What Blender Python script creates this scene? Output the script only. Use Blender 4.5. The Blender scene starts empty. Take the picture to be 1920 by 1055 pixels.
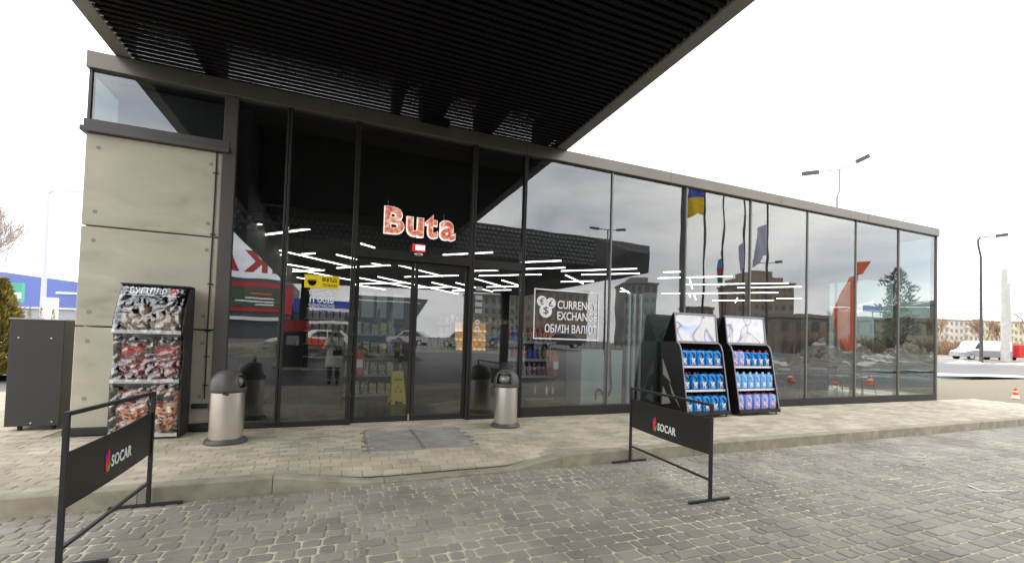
import bpy, math, random
from math import sin, cos, pi, radians as R
from mathutils import Vector, Matrix, noise
random.seed(7)
S = bpy.context.scene
C = S.collection

# ------------------------------------------------------------------ camera
cam = bpy.data.cameras.new('camera')
cob = bpy.data.objects.new('camera', cam); C.objects.link(cob)
YAW, PITCH, ROLL = .395148, .0293846, .0303765
F = Vector((sin(YAW)*cos(PITCH), cos(YAW)*cos(PITCH), sin(PITCH)))
Rt = Vector((cos(YAW), -sin(YAW), 0)); U = Rt.cross(F)
Rr = Rt*cos(ROLL) + U*sin(ROLL); Ur = U*cos(ROLL) - Rt*sin(ROLL)
M = Matrix((Rr, Ur, -F)).transposed().to_4x4(); M.translation = Vector((0, -7.2774, 1.35))
cob.matrix_world = M
cam.sensor_width = 36; cam.lens = 854.35/1920*36
cam.shift_x = (960-990.06)/1920; cam.shift_y = (609.4-527.5)/1920
cam.clip_start = .05; cam.clip_end = 2500
S.camera = cob

# ------------------------------------------------------------------ world
W = bpy.data.worlds.new('World'); S.world = W; W.use_nodes = True
nt = W.node_tree; N = nt.nodes; L = nt.links
N.clear()
SUN_EL, SUN_AZ = R(38), R(25)          # azimuth from +y towards +x: behind the building, to the right
out = N.new('ShaderNodeOutputWorld'); bg = N.new('ShaderNodeBackground'); L.new(bg.outputs[0], out.inputs[0])
sky = N.new('ShaderNodeTexSky'); sky.sky_type = 'NISHITA'; sky.sun_disc = False
sky.sun_elevation = SUN_EL; sky.sun_rotation = SUN_AZ
tc = N.new('ShaderNodeTexCoord')
mp = N.new('ShaderNodeMapping'); mp.inputs['Scale'].default_value = (1, 1, 2.6); L.new(tc.outputs['Generated'], mp.inputs[0])
n1 = N.new('ShaderNodeTexNoise'); n1.inputs['Scale'].default_value = 2.3; n1.inputs['Detail'].default_value = 7; n1.inputs['Roughness'].default_value = .52
n1.inputs['Distortion'].default_value = .35
L.new(mp.outputs[0], n1.inputs['Vector'])
cr = N.new('ShaderNodeValToRGB'); L.new(n1.outputs[0], cr.inputs[0])
e = cr.color_ramp.elements
e[0].position = .34; e[0].color = (.44, .48, .55, 1); e[1].position = .66; e[1].color = (1, .985, .96, 1)
x = e.new(.48); x.color = (.66, .68, .72, 1)
sc = N.new('ShaderNodeVectorMath'); sc.operation = 'SCALE'; sc.inputs['Scale'].default_value = 27.0; L.new(cr.outputs[0], sc.inputs[0])
mx = N.new('ShaderNodeMix'); mx.data_type = 'RGBA'; mx.inputs['Factor'].default_value = .9
L.new(sky.outputs[0], mx.inputs['A']); L.new(sc.outputs[0], mx.inputs['B'])
L.new(mx.outputs['Result'], bg.inputs[0]); bg.inputs[1].default_value = .12

sl = bpy.data.lights.new('sun', 'SUN'); sl.energy = .9; sl.angle = R(14); sl.color = (1, .94, .84)
so = bpy.data.objects.new('sun', sl); C.objects.link(so)
d = -Vector((sin(SUN_AZ)*cos(SUN_EL), cos(SUN_AZ)*cos(SUN_EL), sin(SUN_EL)))
so.rotation_euler = d.to_track_quat('-Z', 'Y').to_euler()
S.view_settings.view_transform = 'Standard'; S.view_settings.look = 'None'
S.view_settings.exposure = .22; S.view_settings.gamma = 1

# ------------------------------------------------------------------ materials
def mat(name, col, rough=.6, metal=0, spec=.5, n=None, bump=None, emit=None, coat=0, isl=None, coords='Object', trans=None):
    """n=(scale, amount[,detail]) colour variation; bump=(scale, strength, dist); isl=(amount) per-island lightness"""
    m = bpy.data.materials.new(name); m.use_nodes = True
    t = m.node_tree; b = t.nodes['Principled BSDF']
    b.inputs['Base Color'].default_value = (*col, 1); b.inputs['Roughness'].default_value = rough
    b.inputs['Metallic'].default_value = metal; b.inputs['Specular IOR Level'].default_value = spec
    if coat: b.inputs['Coat Weight'].default_value = coat
    if emit: b.inputs['Emission Color'].default_value = (*emit[0], 1); b.inputs['Emission Strength'].default_value = emit[1]
    tcn = t.nodes.new('ShaderNodeTexCoord')
    cur = None
    if n:
        no = t.nodes.new('ShaderNodeTexNoise'); no.inputs['Scale'].default_value = n[0]; no.inputs['Detail'].default_value = n[2] if len(n) > 2 else 6
        t.links.new(tcn.outputs[coords], no.inputs['Vector'])
        rp = t.nodes.new('ShaderNodeValToRGB'); rp.color_ramp.elements[0].position = .3; rp.color_ramp.elements[1].position = .7
        a = n[1]
        rp.color_ramp.elements[0].color = (*[c*(1-a) for c in col], 1); rp.color_ramp.elements[1].color = (*[min(1, c*(1+a)) for c in col], 1)
        t.links.new(no.outputs[0], rp.inputs[0]); cur = rp.outputs[0]
    if isl:
        g = t.nodes.new('ShaderNodeNewGeometry'); mr = t.nodes.new('ShaderNodeMapRange')
        mr.inputs['To Min'].default_value = 1-isl; mr.inputs['To Max'].default_value = 1+isl
        t.links.new(g.outputs['Random Per Island'], mr.inputs[0])
        vm = t.nodes.new('ShaderNodeVectorMath'); vm.operation = 'SCALE'; t.links.new(mr.outputs[0], vm.inputs['Scale'])
        if cur: t.links.new(cur, vm.inputs[0])
        else: vm.inputs[0].default_value = col
        cur = vm.outputs[0]
    if cur: t.links.new(cur, b.inputs['Base Color'])
    if bump:
        no = t.nodes.new('ShaderNodeTexNoise'); no.inputs['Scale'].default_value = bump[0]; no.inputs['Detail'].default_value = 5
        t.links.new(tcn.outputs[coords], no.inputs['Vector'])
        bn = t.nodes.new('ShaderNodeBump'); bn.inputs['Strength'].default_value = bump[1]; bn.inputs['Distance'].default_value = bump[2]
        t.links.new(no.outputs[0], bn.inputs['Height']); t.links.new(bn.outputs[0], b.inputs['Normal'])
    return m

def glass_mat(name, tint, refl, gtint=(1, 1, 1), wavy=.0, power=4.0):
    m = bpy.data.materials.new(name); m.use_nodes = True; t = m.node_tree; t.nodes.clear()
    o = t.nodes.new('ShaderNodeOutputMaterial'); mixs = t.nodes.new('ShaderNodeMixShader')
    tr = t.nodes.new('ShaderNodeBsdfTransparent'); tr.inputs[0].default_value = (*tint, 1)
    gl = t.nodes.new('ShaderNodeBsdfGlossy'); gl.inputs['Color'].default_value = (*gtint, 1); gl.inputs['Roughness'].default_value = 0
    lw = t.nodes.new('ShaderNodeLayerWeight'); lw.inputs['Blend'].default_value = .5
    pw = t.nodes.new('ShaderNodeMath'); pw.operation = 'POWER'; pw.inputs[1].default_value = power; t.links.new(lw.outputs['Facing'], pw.inputs[0])
    ma = t.nodes.new('ShaderNodeMath'); ma.operation = 'MULTIPLY_ADD'; ma.inputs[1].default_value = 1-refl; ma.inputs[2].default_value = refl
    t.links.new(pw.outputs[0], ma.inputs[0]); t.links.new(ma.outputs[0], mixs.inputs[0])
    t.links.new(tr.outputs[0], mixs.inputs[1]); t.links.new(gl.outputs[0], mixs.inputs[2]); t.links.new(mixs.outputs[0], o.inputs[0])
    if wavy:
        tcn = t.nodes.new('ShaderNodeTexCoord'); no = t.nodes.new('ShaderNodeTexNoise'); no.inputs['Scale'].default_value = 1.1; no.inputs['Detail'].default_value = 1
        t.links.new(tcn.outputs['Object'], no.inputs['Vector'])
        bn = t.nodes.new('ShaderNodeBump'); bn.inputs['Strength'].default_value = 1; bn.inputs['Distance'].default_value = wavy
        t.links.new(no.outputs[0], bn.inputs['Height']); t.links.new(bn.outputs[0], gl.inputs['Normal'])
    return m

def ramp_mat(name, scale, stops, rough=.5, detail=4, dist=0, emit=0, bump=None, kind='noise', vscale=(1, 1, 1), spec=.5):
    m = bpy.data.materials.new(name); m.use_nodes = True; t = m.node_tree; b = t.nodes['Principled BSDF']
    b.inputs['Roughness'].default_value = rough; b.inputs['Specular IOR Level'].default_value = spec
    tcn = t.nodes.new('ShaderNodeTexCoord'); mpn = t.nodes.new('ShaderNodeMapping'); mpn.inputs['Scale'].default_value = vscale
    t.links.new(tcn.outputs['Object'], mpn.inputs[0])
    if kind == 'noise':
        no = t.nodes.new('ShaderNodeTexNoise'); no.inputs['Detail'].default_value = detail; no.inputs['Distortion'].default_value = dist
    else: no = t.nodes.new('ShaderNodeTexVoronoi')
    no.inputs['Scale'].default_value = scale; t.links.new(mpn.outputs[0], no.inputs['Vector'])
    rp = t.nodes.new('ShaderNodeValToRGB'); el = rp.color_ramp.elements
    el[0].position, el[0].color = stops[0][0], (*stops[0][1], 1); el[1].position, el[1].color = stops[-1][0], (*stops[-1][1], 1)
    for p, c in stops[1:-1]: q = el.new(p); q.color = (*c, 1)
    t.links.new(no.outputs[0], rp.inputs[0]); t.links.new(rp.outputs[0], b.inputs['Base Color'])
    if emit: t.links.new(rp.outputs[0], b.inputs['Emission Color']); b.inputs['Emission Strength'].default_value = emit
    if bump:
        nb = t.nodes.new('ShaderNodeTexNoise'); nb.inputs['Scale'].default_value = bump[0]; nb.inputs['Detail'].default_value = 5
        t.links.new(tcn.outputs['Object'], nb.inputs['Vector'])
        bn = t.nodes.new('ShaderNodeBump'); bn.inputs['Strength'].default_value = bump[1]; bn.inputs['Distance'].default_value = bump[2]
        t.links.new(nb.outputs[0], bn.inputs['Height']); t.links.new(bn.outputs[0], b.inputs['Normal'])
    return m

m_frame = mat('dark_frame', (.032, .029, .026), .45, .3, n=(3, .15))
m_fascia = mat('fascia_metal', (.16, .142, .115), .3, .5, spec=.6, n=(1.2, .06))
m_ledge = mat('ledge_metal', (.085, .075, .068), .5, .2, n=(2, .1))
m_black = mat('black_metal', (.018, .017, .018), .5, n=(9, .2))
m_blackgl = mat('black_gloss', (.015, .014, .014), .3)
m_matt = mat('matt_black', (.006, .006, .007), .9, spec=.1)
m_conc = ramp_mat('cast_concrete', 1.7, [(.25, (.38, .35, .255)), (.42, (.49, .455, .35)), (.6, (.53, .495, .385)), (.75, (.60, .56, .45))], .85, 9, .6, bump=(38, .25, .004), vscale=(1, 1, 2.2))
m_hole = mat('tie_hole', (.30, .28, .22), .9)
m_kerb = mat('kerb_concrete', (.34, .305, .225), .9, n=(6, .22, 9), bump=(60, .5, .004), isl=.08)
m_paver = mat('beige_paver', (.46, .405, .30), .9, n=(1.7, .22, 8), bump=(70, .5, .003), isl=.16)
m_pjoint = mat('paver_joint', (.22, .185, .12), .95, n=(20, .3))
m_sett = mat('grey_sett', (.30, .272, .222), .72, n=(1.1, .28, 9), bump=(45, .7, .005), isl=.13)
m_sjoint = mat('sandy_joint', (.58, .53, .37), .95, n=(.9, .45, 8), bump=(90, .5, .004))
m_ground = ramp_mat('wet_asphalt', .12, [(.3, (.10, .095, .085)), (.5, (.145, .135, .12)), (.62, (.2, .19, .17)), (.7, (.42, .41, .38))], .6, 8, .4, bump=(8, .3, .01))
m_glass = glass_mat('facade_glass', (.72, .76, .74), .175, (.98, .97, .95), wavy=.0020)
m_clear = glass_mat('clear_glass', (.93, .96, .95), .03)
m_sideg = glass_mat('teal_glass', (.33, .40, .39), .1)
m_wglass = mat('dark_window', (.04, .05, .06), .08, spec=.8)
m_ceil = mat('black_ceiling', (.012, .012, .012), .9)
m_floor = mat('shop_floor', (.07, .068, .063), .25, n=(.6, .15))
m_wall = mat('shop_wall', (.05, .052, .056), .7, n=(2, .2))
m_tube = mat('light_tube', (.9, .9, .9), .4, emit=((1, .97, .9), 9.0))
m_steel = mat('brushed_steel', (.70, .66, .60), .34, .92, n=(2, .05), bump=(25, .06, .002))
m_dome = mat('grey_plastic', (.085, .078, .07), .38, n=(7, .12))
m_yellow = mat('yellow_plastic', (.85, .62, .02), .4)
m_stick = mat('yellow_film', (.9, .66, .01), .5, emit=((.9, .66, .01), .0))
m_white = mat('white_film', (.9, .89, .87), .5)
m_white2 = mat('white_print', (.93, .93, .92), .5)
m_red = mat('red_paint', (.6, .03, .03), .35, coat=.3)
m_orange = mat('orange_plastic', (.85, .12, .03), .45, n=(8, .1))
m_blue = mat('blue_print', (.03, .08, .5), .5)
m_green = mat('green_print', (.15, .55, .05), .5)
m_snow = ramp_mat('dirty_snow', .55, [(.33, (.13, .112, .085)), (.44, (.34, .31, .25)), (.53, (.18, .16, .13)), (.6, (.7, .68, .63))], .8, 9, .9, bump=(3, 1, .15), vscale=(1, 1, 3))
m_snowc = ramp_mat('clean_snow', .5, [(.3, (.5, .48, .45)), (.6, (.85, .85, .86))], .8, 5, bump=(4, .5, .05))
m_grey = mat('light_grey', (.45, .45, .46), .5)
m_pole = mat('galvanised_pole', (.33, .31, .33), .5, .4)
m_bark = mat('bark', (.16, .13, .11), .9, n=(8, .3))
m_rubber = mat('rubber', (.02, .02, .02), .8)

# ------------------------------------------------------------------ mesh helpers
class MB:
    def __init__(s): s.v = []; s.f = []
    def add(s, vs, fs):
        o = len(s.v); s.v += [tuple(v) for v in vs]; s.f += [tuple(i+o for i in f) for f in fs]; return s
    def box(s, x0, x1, y0, y1, z0, z1):
        return s.add([(x0,y0,z0),(x1,y0,z0),(x1,y1,z0),(x0,y1,z0),(x0,y0,z1),(x1,y0,z1),(x1,y1,z1),(x0,y1,z1)],
                     [(0,3,2,1),(4,5,6,7),(0,1,5,4),(1,2,6,5),(2,3,7,6),(3,0,4,7)])
    def cyl(s, a, b, r0, r1=None, n=12, caps=True):
        r1 = r0 if r1 is None else r1; a = Vector(a); b = Vector(b); d = (b-a).normalized()
        u = d.cross(Vector((0, 0, 1)) if abs(d.z) < .95 else Vector((1, 0, 0))).normalized(); w = d.cross(u)
        vs = []
        for c, r in ((a, r0), (b, r1)):
            for i in range(n): t = 2*pi*i/n; vs.append(c + (u*cos(t)+w*sin(t))*r)
        fs = [(i, i+n, (i+1) % n+n, (i+1) % n) for i in range(n)]
        if caps: fs += [tuple(range(n)), tuple(range(2*n-1, n-1, -1))]
        return s.add(vs, fs)
    def path(s, pts, r, n=8):
        for a, b in zip(pts, pts[1:]): s.cyl(a, b, r, r, n)
        return s
    def bar(s, a, b, w, h):      # rectangular bar a->b
        a = Vector(a); b = Vector(b); d = (b-a).normalized()
        u = d.cross(Vector((0, 0, 1)) if abs(d.z) < .95 else Vector((1, 0, 0))).normalized(); q = d.cross(u)
        vs = [c+u*i*w/2+q*j*h/2 for c in (a, b) for i, j in ((-1,-1),(1,-1),(1,1),(-1,1))]
        return s.add(vs, [(0,1,2,3),(7,6,5,4),(0,4,5,1),(1,5,6,2),(2,6,7,3),(3,7,4,0)])
    def lathe(s, prof, c=(0, 0, 0), n=28):
        vs = []; fs = []
        for r, z in prof:
            for i in range(n): t = 2*pi*i/n; vs.append((c[0]+r*cos(t), c[1]+r*sin(t), c[2]+z))
        for k in range(len(prof)-1):
            for i in range(n): fs.append((k*n+i, k*n+(i+1) % n, (k+1)*n+(i+1) % n, (k+1)*n+i))
        fs.append(tuple(range(n-1, -1, -1))); fs.append(tuple((len(prof)-1)*n+i for i in range(n)))
        return s.add(vs, fs)
    def prism(s, poly, fn, d0, d1):   # poly list of (u,v); fn(u,v,d)->xyz
        n = len(poly); vs = [fn(u, v, d0) for u, v in poly]+[fn(u, v, d1) for u, v in poly]
        return s.add(vs, [tuple(range(n)), tuple(range(2*n-1, n-1, -1))]+[(i, i+n, (i+1) % n+n, (i+1) % n) for i in range(n)])
    def ball(s, c, r, n=10, m=7, sx=1, sy=1, sz=1):
        pr = [(max(1e-4, sin(pi*k/m))*r, -cos(pi*k/m)*r) for k in range(m+1)]
        o = len(s.v); s.lathe(pr, (0, 0, 0), n)
        s.v[o:] = [(c[0]+x*sx, c[1]+y*sy, c[2]+z*sz) for x, y, z in s.v[o:]]; return s
    def build(s, name, m, parent=None, smooth=False, bevel=0, loc=None, recalc=True):
        me = bpy.data.meshes.new(name); me.from_pydata(s.v, [], s.f)
        if recalc:
            import bmesh
            b = bmesh.new(); b.from_mesh(me); bmesh.ops.recalc_face_normals(b, faces=b.faces); b.to_mesh(me); b.free()
        for q in (m if isinstance(m, (list, tuple)) else [m]): me.materials.append(q)
        o = bpy.data.objects.new(name, me); C.objects.link(o)
        if parent: o.parent = parent
        if loc: o.location = loc
        if smooth:
            for p in me.polygons: p.use_smooth = True
            me.set_sharp_from_angle(angle=R(40))
        if bevel:
            bv = o.modifiers.new('bevel', 'BEVEL'); bv.width = bevel; bv.segments = 2; bv.limit_method = 'ANGLE'
        return o
def boxes(name, m, par, lst, bevel=0):
    for b_ in lst: MB().box(*b_).build(name, m, par, bevel=bevel)
def box(name, m, par, x0, x1, y0, y1, z0, z1, bevel=0): return MB().box(x0, x1, y0, y1, z0, z1).build(name, m, par, bevel=bevel)
def tag(o, label, cat, group=None, kind=None):
    if label: o['label'] = label
    if cat: o['category'] = cat
    if group: o['group'] = group
    if kind: o['kind'] = kind
    return o
def thing(name, label, cat, loc=(0, 0, 0), rz=0, group=None):
    o = bpy.data.objects.new(name, None); C.objects.link(o); o.location = loc; o.rotation_euler = (0, 0, rz)
    o.empty_display_size = .1
    return tag(o, label, cat, group)
def struct(o): o['kind'] = 'structure'; return o
def dup(r, loc, rz=None, label=None, group=None, sc=None):
    c = r.copy(); C.objects.link(c); c.location = loc
    if rz is not None: c.rotation_euler = (0, 0, rz)
    if sc: c.scale = (sc, sc, sc)
    if label: c['label'] = label
    if group: c['group'] = group
    def rec(a, b):
        for ch in a.children:
            k = ch.copy(); C.objects.link(k); k.parent = b; rec(ch, k)
    rec(r, c); return c
def text_mesh(s, size=1, extrude=.0, offset=0, spacing=1):
    cu = bpy.data.curves.new('t', 'FONT'); cu.body = s; cu.size = size; cu.extrude = extrude; cu.offset = offset; cu.space_character = spacing
    cu.resolution_u = 4
    o = bpy.data.objects.new('t', cu); C.objects.link(o)
    dg = bpy.context.evaluated_depsgraph_get(); dg.update()
    me = bpy.data.meshes.new_from_object(o.evaluated_get(dg)); bpy.data.objects.remove(o); return me
def text(name, s, m, par, fn, u0, u1, v0, v1, thick=.004, offset=0, spacing=1, seg=1):
    """fit the string into the box (u0..u1, v0..v1); fn(u,v,d)->xyz"""
    me = text_mesh(s, 1, .5, offset, spacing)
    xs = [v.co.x for v in me.vertices]; ys = [v.co.y for v in me.vertices]
    a, b, c, d = min(xs), max(xs), min(ys), max(ys)
    for v in me.vertices:
        v.co = fn(u0+(v.co.x-a)/(b-a)*(u1-u0), v0+(v.co.y-c)/(d-c)*(v1-v0), (v.co.z)*thick)
    me.materials.clear(); me.materials.append(m); me.name = name
    o = bpy.data.objects.new(name, me); C.objects.link(o)
    if par: o.parent = par
    return o
face_y = lambda y: (lambda u, v, d: Vector((u, y+d, v)))    # on a wall facing -y

# ------------------------------------------------------------------ ground
def terr(x, y):
    r = max(0, min(1, max((x-30)/16, (-y-24)/18))); r = r*r*(3-2*r)
    return -.165 + .68*r
g = MB(); xs = [-500, -120, -60, -30, -10, 0, 10, 17, 20]+[20+2*i for i in range(1, 20)]+[75, 120, 250, 700]; ys = [-500, -200, -100, -60, -48, -42, -39, -36, -33, -30, -27, -24, -15, -5, 5, 15, 30, 60, 120, 250, 700]
for yy in ys:
    for xx in xs: g.v.append((xx, yy, terr(xx, yy)))
nx = len(xs)
for j in range(len(ys)-1):
    for i in range(nx-1): g.f.append((j*nx+i, j*nx+i+1, (j+1)*nx+i+1, (j+1)*nx+i))
struct(g.build('ground', m_ground))

def zpave(x, y):   # dropped kerb in front of the doors
    t = max(0, min(1, (x+.5)/.85)) * max(0, min(1, (2.6-x)/.75)); s = max(0, min(1, (-1.85-y)/.6))
    return -.125*t*s
def block(g, x0, x1, y0, y1, zf, c, ch, rnd=.003, jag=.004, sink=.03):
    """stone with cut corners and a chamfered top"""
    j = lambda: random.uniform(-jag, jag)
    P = [(x0+c+j(), y0), (x1-c+j(), y0), (x1, y0+c+j()), (x1, y1-c+j()), (x1-c+j(), y1), (x0+c+j(), y1), (x0, y1-c+j()), (x0, y0+c+j())]
    P = [(a+j(), b+j()) for a, b in P]
    cx, cy = (x0+x1)/2, (y0+y1)/2; dz = random.uniform(-rnd, rnd); tx, ty = random.uniform(-.012, .012), random.uniform(-.012, .012)
    def pt(a, b, k, z): 
        sx = (1-2*ch/(x1-x0)) if k else 1; sy = (1-2*ch/(y1-y0)) if k else 1
        a2, b2 = cx+(a-cx)*sx, cy+(b-cy)*sy
        return (a2, b2, zf(a2, b2)+z+dz+(a2-cx)*tx+(b2-cy)*ty)
    vs = [pt(a, b, 0, -sink) for a, b in P]+[pt(a, b, 0, -ch*.55) for a, b in P]+[pt(a, b, 1, 0) for a, b in P]
    fs = [(i, (i+1) % 8, (i+1) % 8+8, i+8) for i in range(8)]+[(i+8, (i+1) % 8+8, (i+1) % 8+16, i+16) for i in range(8)]+[tuple(range(16, 24))]
    g.add(vs, fs)
# pavement
g = MB(); y = -.012; row = 0
while y > -2.26:
    x = -9 - random.uniform(0, .2)
    while x < 17:
        w = .2
        inside = x+w > -2.97 and x < 15.3
        if not (.36 < x+w/2 < 1.68 and -1.76 < y-.05 < -.58): block(g, x+.002, x+w-.002, y-.098, y-.002, zpave, .004, .004, .0012, .001, .02)
        x += w
    y -= .1; row += 1
y = .09
while y < 5:      # beside the building on the left, where the cabinet stands
    x = -9
    while x < -3.2: block(g, x+.002, min(x+.198, -2.99), y-.098, y-.002, zpave, .004, .004, .0012, .001, .02); x += .2
    y += .1
struct(g.build('pavement', m_paver, recalc=False))
g = MB(); nx_ = 120
ylist = [5, 0, -1, -1.85, -1.95, -2.05, -2.15, -2.27]
xl = [-9+i*.25 for i in range(200)]
for yy in ylist:
    for xx in xl: g.v.append((xx, yy, zpave(xx, yy)-.0075))
for j in range(len(ylist)-1):
    for i in range(len(xl)-1): g.f.append((j*len(xl)+i, (j+1)*len(xl)+i, (j+1)*len(xl)+i+1, j*len(xl)+i+1))
struct(g.build('pavement_bed', m_pjoint))
# kerb stones
g = MB()
def ktop(x): return zpave(x, -2.45)-.002
x = -9.5
while x < 40:
    x1 = x+.995; n = 8
    vs = []; 
    for k in range(n+1):
        xx = x+(x1-x)*k/n; zt = ktop(xx)
        vs += [(xx, -2.45, -.3), (xx, -2.447, zt-.014), (xx, -2.435, zt-.002), (xx, -2.27, zt), (xx, -2.27, -.3)]
    fs = [(5*k+i, 5*k+5+i, 5*k+6+i, 5*k+1+i) for k in range(n) for i in range(4)]+[(0, 1, 2, 3, 4), tuple(5*n+i for i in (4, 3, 2, 1, 0))]
    g.add(vs, fs); x += 1.0
struct(g.build('kerb', m_kerb))
# setts of the forecourt
g = MB(); zr = lambda x, y: -.15
y = -2.462; row = 0
while y > -7.0:
    h = .128; x = -5 - random.uniform(0, .3)
    xe = 15 if y > -5.2 else 9
    if row == 0:
        while x < 22: block(g, x+.004, x+.098, y-.1, y-.006, zr, .012, .01, .002, .003); x += .104
        y -= .106; row = 1; continue
    while x < xe:
        w = random.choice((.2, .2, .135, .135, .11, .075)); gp = .006 if x < 4.0 else .0045
        block(g, x+gp, x+w-gp, y-h+gp, y-gp, zr, .016 if w > .07 else .013, .011, .0035, .004); x += w
    y -= h; row += 1
struct(g.build('forecourt_setts', m_sett, recalc=False))
g = MB().add([(-5, -2.45, -.1585), (15, -2.45, -.1585), (15, -5.3, -.1585), (9, -5.3, -.1585), (9, -7.05, -.1585), (-5, -7.05, -.1585)], [(0, 5, 4, 3, 2, 1)])
struct(g.build('forecourt_joint_sand', m_sjoint))
m_yard = ramp_mat('dark_yard_asphalt', .35, [(.3, (.035, .034, .032)), (.5, (.055, .052, .048)), (.66, (.085, .08, .072)), (.74, (.22, .215, .2))], .5, 9, .5, bump=(14, .3, .01), vscale=(.35, 1.6, 1))
g = MB().add([(-14, -7.06, -.1610), (9.02, -7.06, -.1610), (9.02, -5.31, -.1610), (15.02, -5.31, -.1610), (15.02, -2.6, -.1610), (22, -2.6, -.1610), (27, -4.2, -.1610), (29, -22.5, -.1610), (-14, -22.5, -.1610)], [(0, 8, 7, 6, 5, 4, 3, 2, 1)])
struct(g.build('yard_asphalt', m_yard))
# faint chalk arc on the setts
g = MB(); arc = [(7.05, -4.25), (6.98, -4.02), (7.15, -3.75), (7.6, -3.5), (8.1, -3.36)]
mk = mat('chalk', (.55, .53, .48), .9, n=(30, .4))
for (a, b), (c, d_) in zip(arc, arc[1:]):
    for t in range(5):
        if random.random() < .7:
            p = Vector((a, b, 0)).lerp(Vector((c, d_, 0)), (t+.1)/5); q = Vector((a, b, 0)).lerp(Vector((c, d_, 0)), (t+.7)/5)
            g.bar((p.x, p.y, -.146), (q.x, q.y, -.146), .025, .003)
g.bar((6.62, -4.42, -.145), (6.5, -4.6, -.145), .04, .003); g.bar((6.5, -4.6, -.1435), (6.9, -4.72, -.1435), .035, .003); g.bar((6.85, -4.9, -.145), (7.0, -4.93, -.145), .03, .003)
struct(g.build('chalk_marking', mk))

# ------------------------------------------------------------------ shop building
B = thing('shop_building', 'long low fuel station shop with dark glass front, concrete end wall and pale metal fascia', 'shop building')
XL, XR, HG, HT, DEP = -2.97, 15.3, 4.533, 4.745, 12.0
# concrete end wall: three cast panels with tie holes
for i, (z0, z1) in enumerate(((0, 1.328), (1.345, 2.575), (2.592, 3.735))):
    p = MB().box(XL, -1.535, 0, .22, z0, z1).build('concrete_panel', m_conc, B, bevel=.012)
    for hx in (XL+.13, -1.66):
        for hz in ((z1-.17), (z0+.17)):
            if i == 0 and hz < .3: hz = .45
            MB().cyl((hx, -.003, hz), (hx, .004, hz), .024, n=14).build('tie_hole', m_hole, p)
MB().box(XL+.003, XL+.2, .222, DEP, 0, 3.735).build('side_wall', m_conc, B)
boxes('ledge', m_ledge, B, [(XL-.04, -1.45, -.07, .2, 3.737, 3.80), (XL-.015, -1.45, -.04, .2, 3.803, 3.90)], .006)
MB().box(XL-.015, XL+.2, .203, DEP, 3.75, 3.90).build('side_ledge', m_ledge, B)
# fascia all round
fs = MB().box(XL-.02, XR+.03, -.05, .25, HG, HT).build('fascia', m_fascia, B, bevel=.008)
for xx in (-.2, 2.9, 6.0, 9.1, 12.2): MB().box(xx-.003, xx+.003, -.0525, -.049, HG+.01, HT-.01).build('fascia_joint', m_ledge, fs)
boxes('side_fascia', m_fascia, B, [(XL-.02, XL+.2, .253, DEP, HG, HT), (XR-.2, XR+.03, .253, DEP, HG, HT)])
MB().box(XL+.2, XR-.2, .255, DEP, 4.56, 4.70).build('roof', m_ledge, B)
boxes('ceiling', m_ceil, B, [(-1.2, XR-.25, 1.1, DEP-.3, 3.48, 4.55), (-1.2, XR-.25, .9, 1.097, 3.35, 4.55)])
MB().box(XL+.22, XR-.1, .14, DEP-.2, -.08, .012).build('shop_floor', m_floor, B)
boxes('back_wall', m_wall, B, [(XL+.2, XR-.13, DEP-.2, DEP, 0, 4.53), (XL+.21, -1.25, .24, DEP-.203, 0, 4.5)])
MB().box(6.9, 7.05, 3.2, DEP-.2, .015, 3.45).build('partition_wall', m_wall, B)
# posts, mullions, sills, transom
MB().box(-1.533, -1.375, -.03, .16, 0, HG-.003).build('corner_post', m_ledge, B, bevel=.006)
m_mul = mat('mullion_grey', (.20, .19, .17), .45, .3)
mull = [(-.74, .075, m_frame), (.18, .075, m_frame), (2.0, .085, m_frame), (2.91, .06, m_frame)]
for x, w, m in mull:
    for s in (-1, 1): MB().box(x+s*w/4-w/4+.004, x+s*w/4+w/4-.004, -.035, .14, 0, HG-.003).build('mullion', m, B, bevel=.004)
for x in (4.68, 6.46, 8.25, 10.06, 11.82, 13.57): MB().box(x-.014, x+.014, -.006, .13, 0, HG-.003).build('mullion', m_mul, B)
MB().box(XR-.035, XR+.01, -.01, .14, 0, HG-.003).build('end_post', m_mul, B)
MB().box(XR-.12, XR+.01, 3.0, DEP, 0, HG-.003).build('side_wall', m_wall, B)
MB().box(XL, XL+.03, -.005, .1, 3.902, HG-.003).build('end_post', m_ledge, B)
boxes('sill', m_frame, B, [(-1.37, .14, -.012, .1, 0, .07), (2.945, XR-.04, -.02, .1, 0, .17), (2.04, 2.88, -.012, .1, 0, .07)], .004)
MB().box(XL-.02, -1.36, -.10, -.005, .02, .10).build('base_rail', m_black, B)
boxes('transom', m_frame, B, [(.222, 1.958, -.05, .12, 2.50, 2.64), (2.045, 2.878, -.03, .12, 2.50, 2.63)], .004)
boxes('inner_rail', m_frame, B, [(-1.372, -.78, .10, .13, 2.86, 2.90), (-.70, .14, .10, .13, 2.86, 2.90)])
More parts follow.
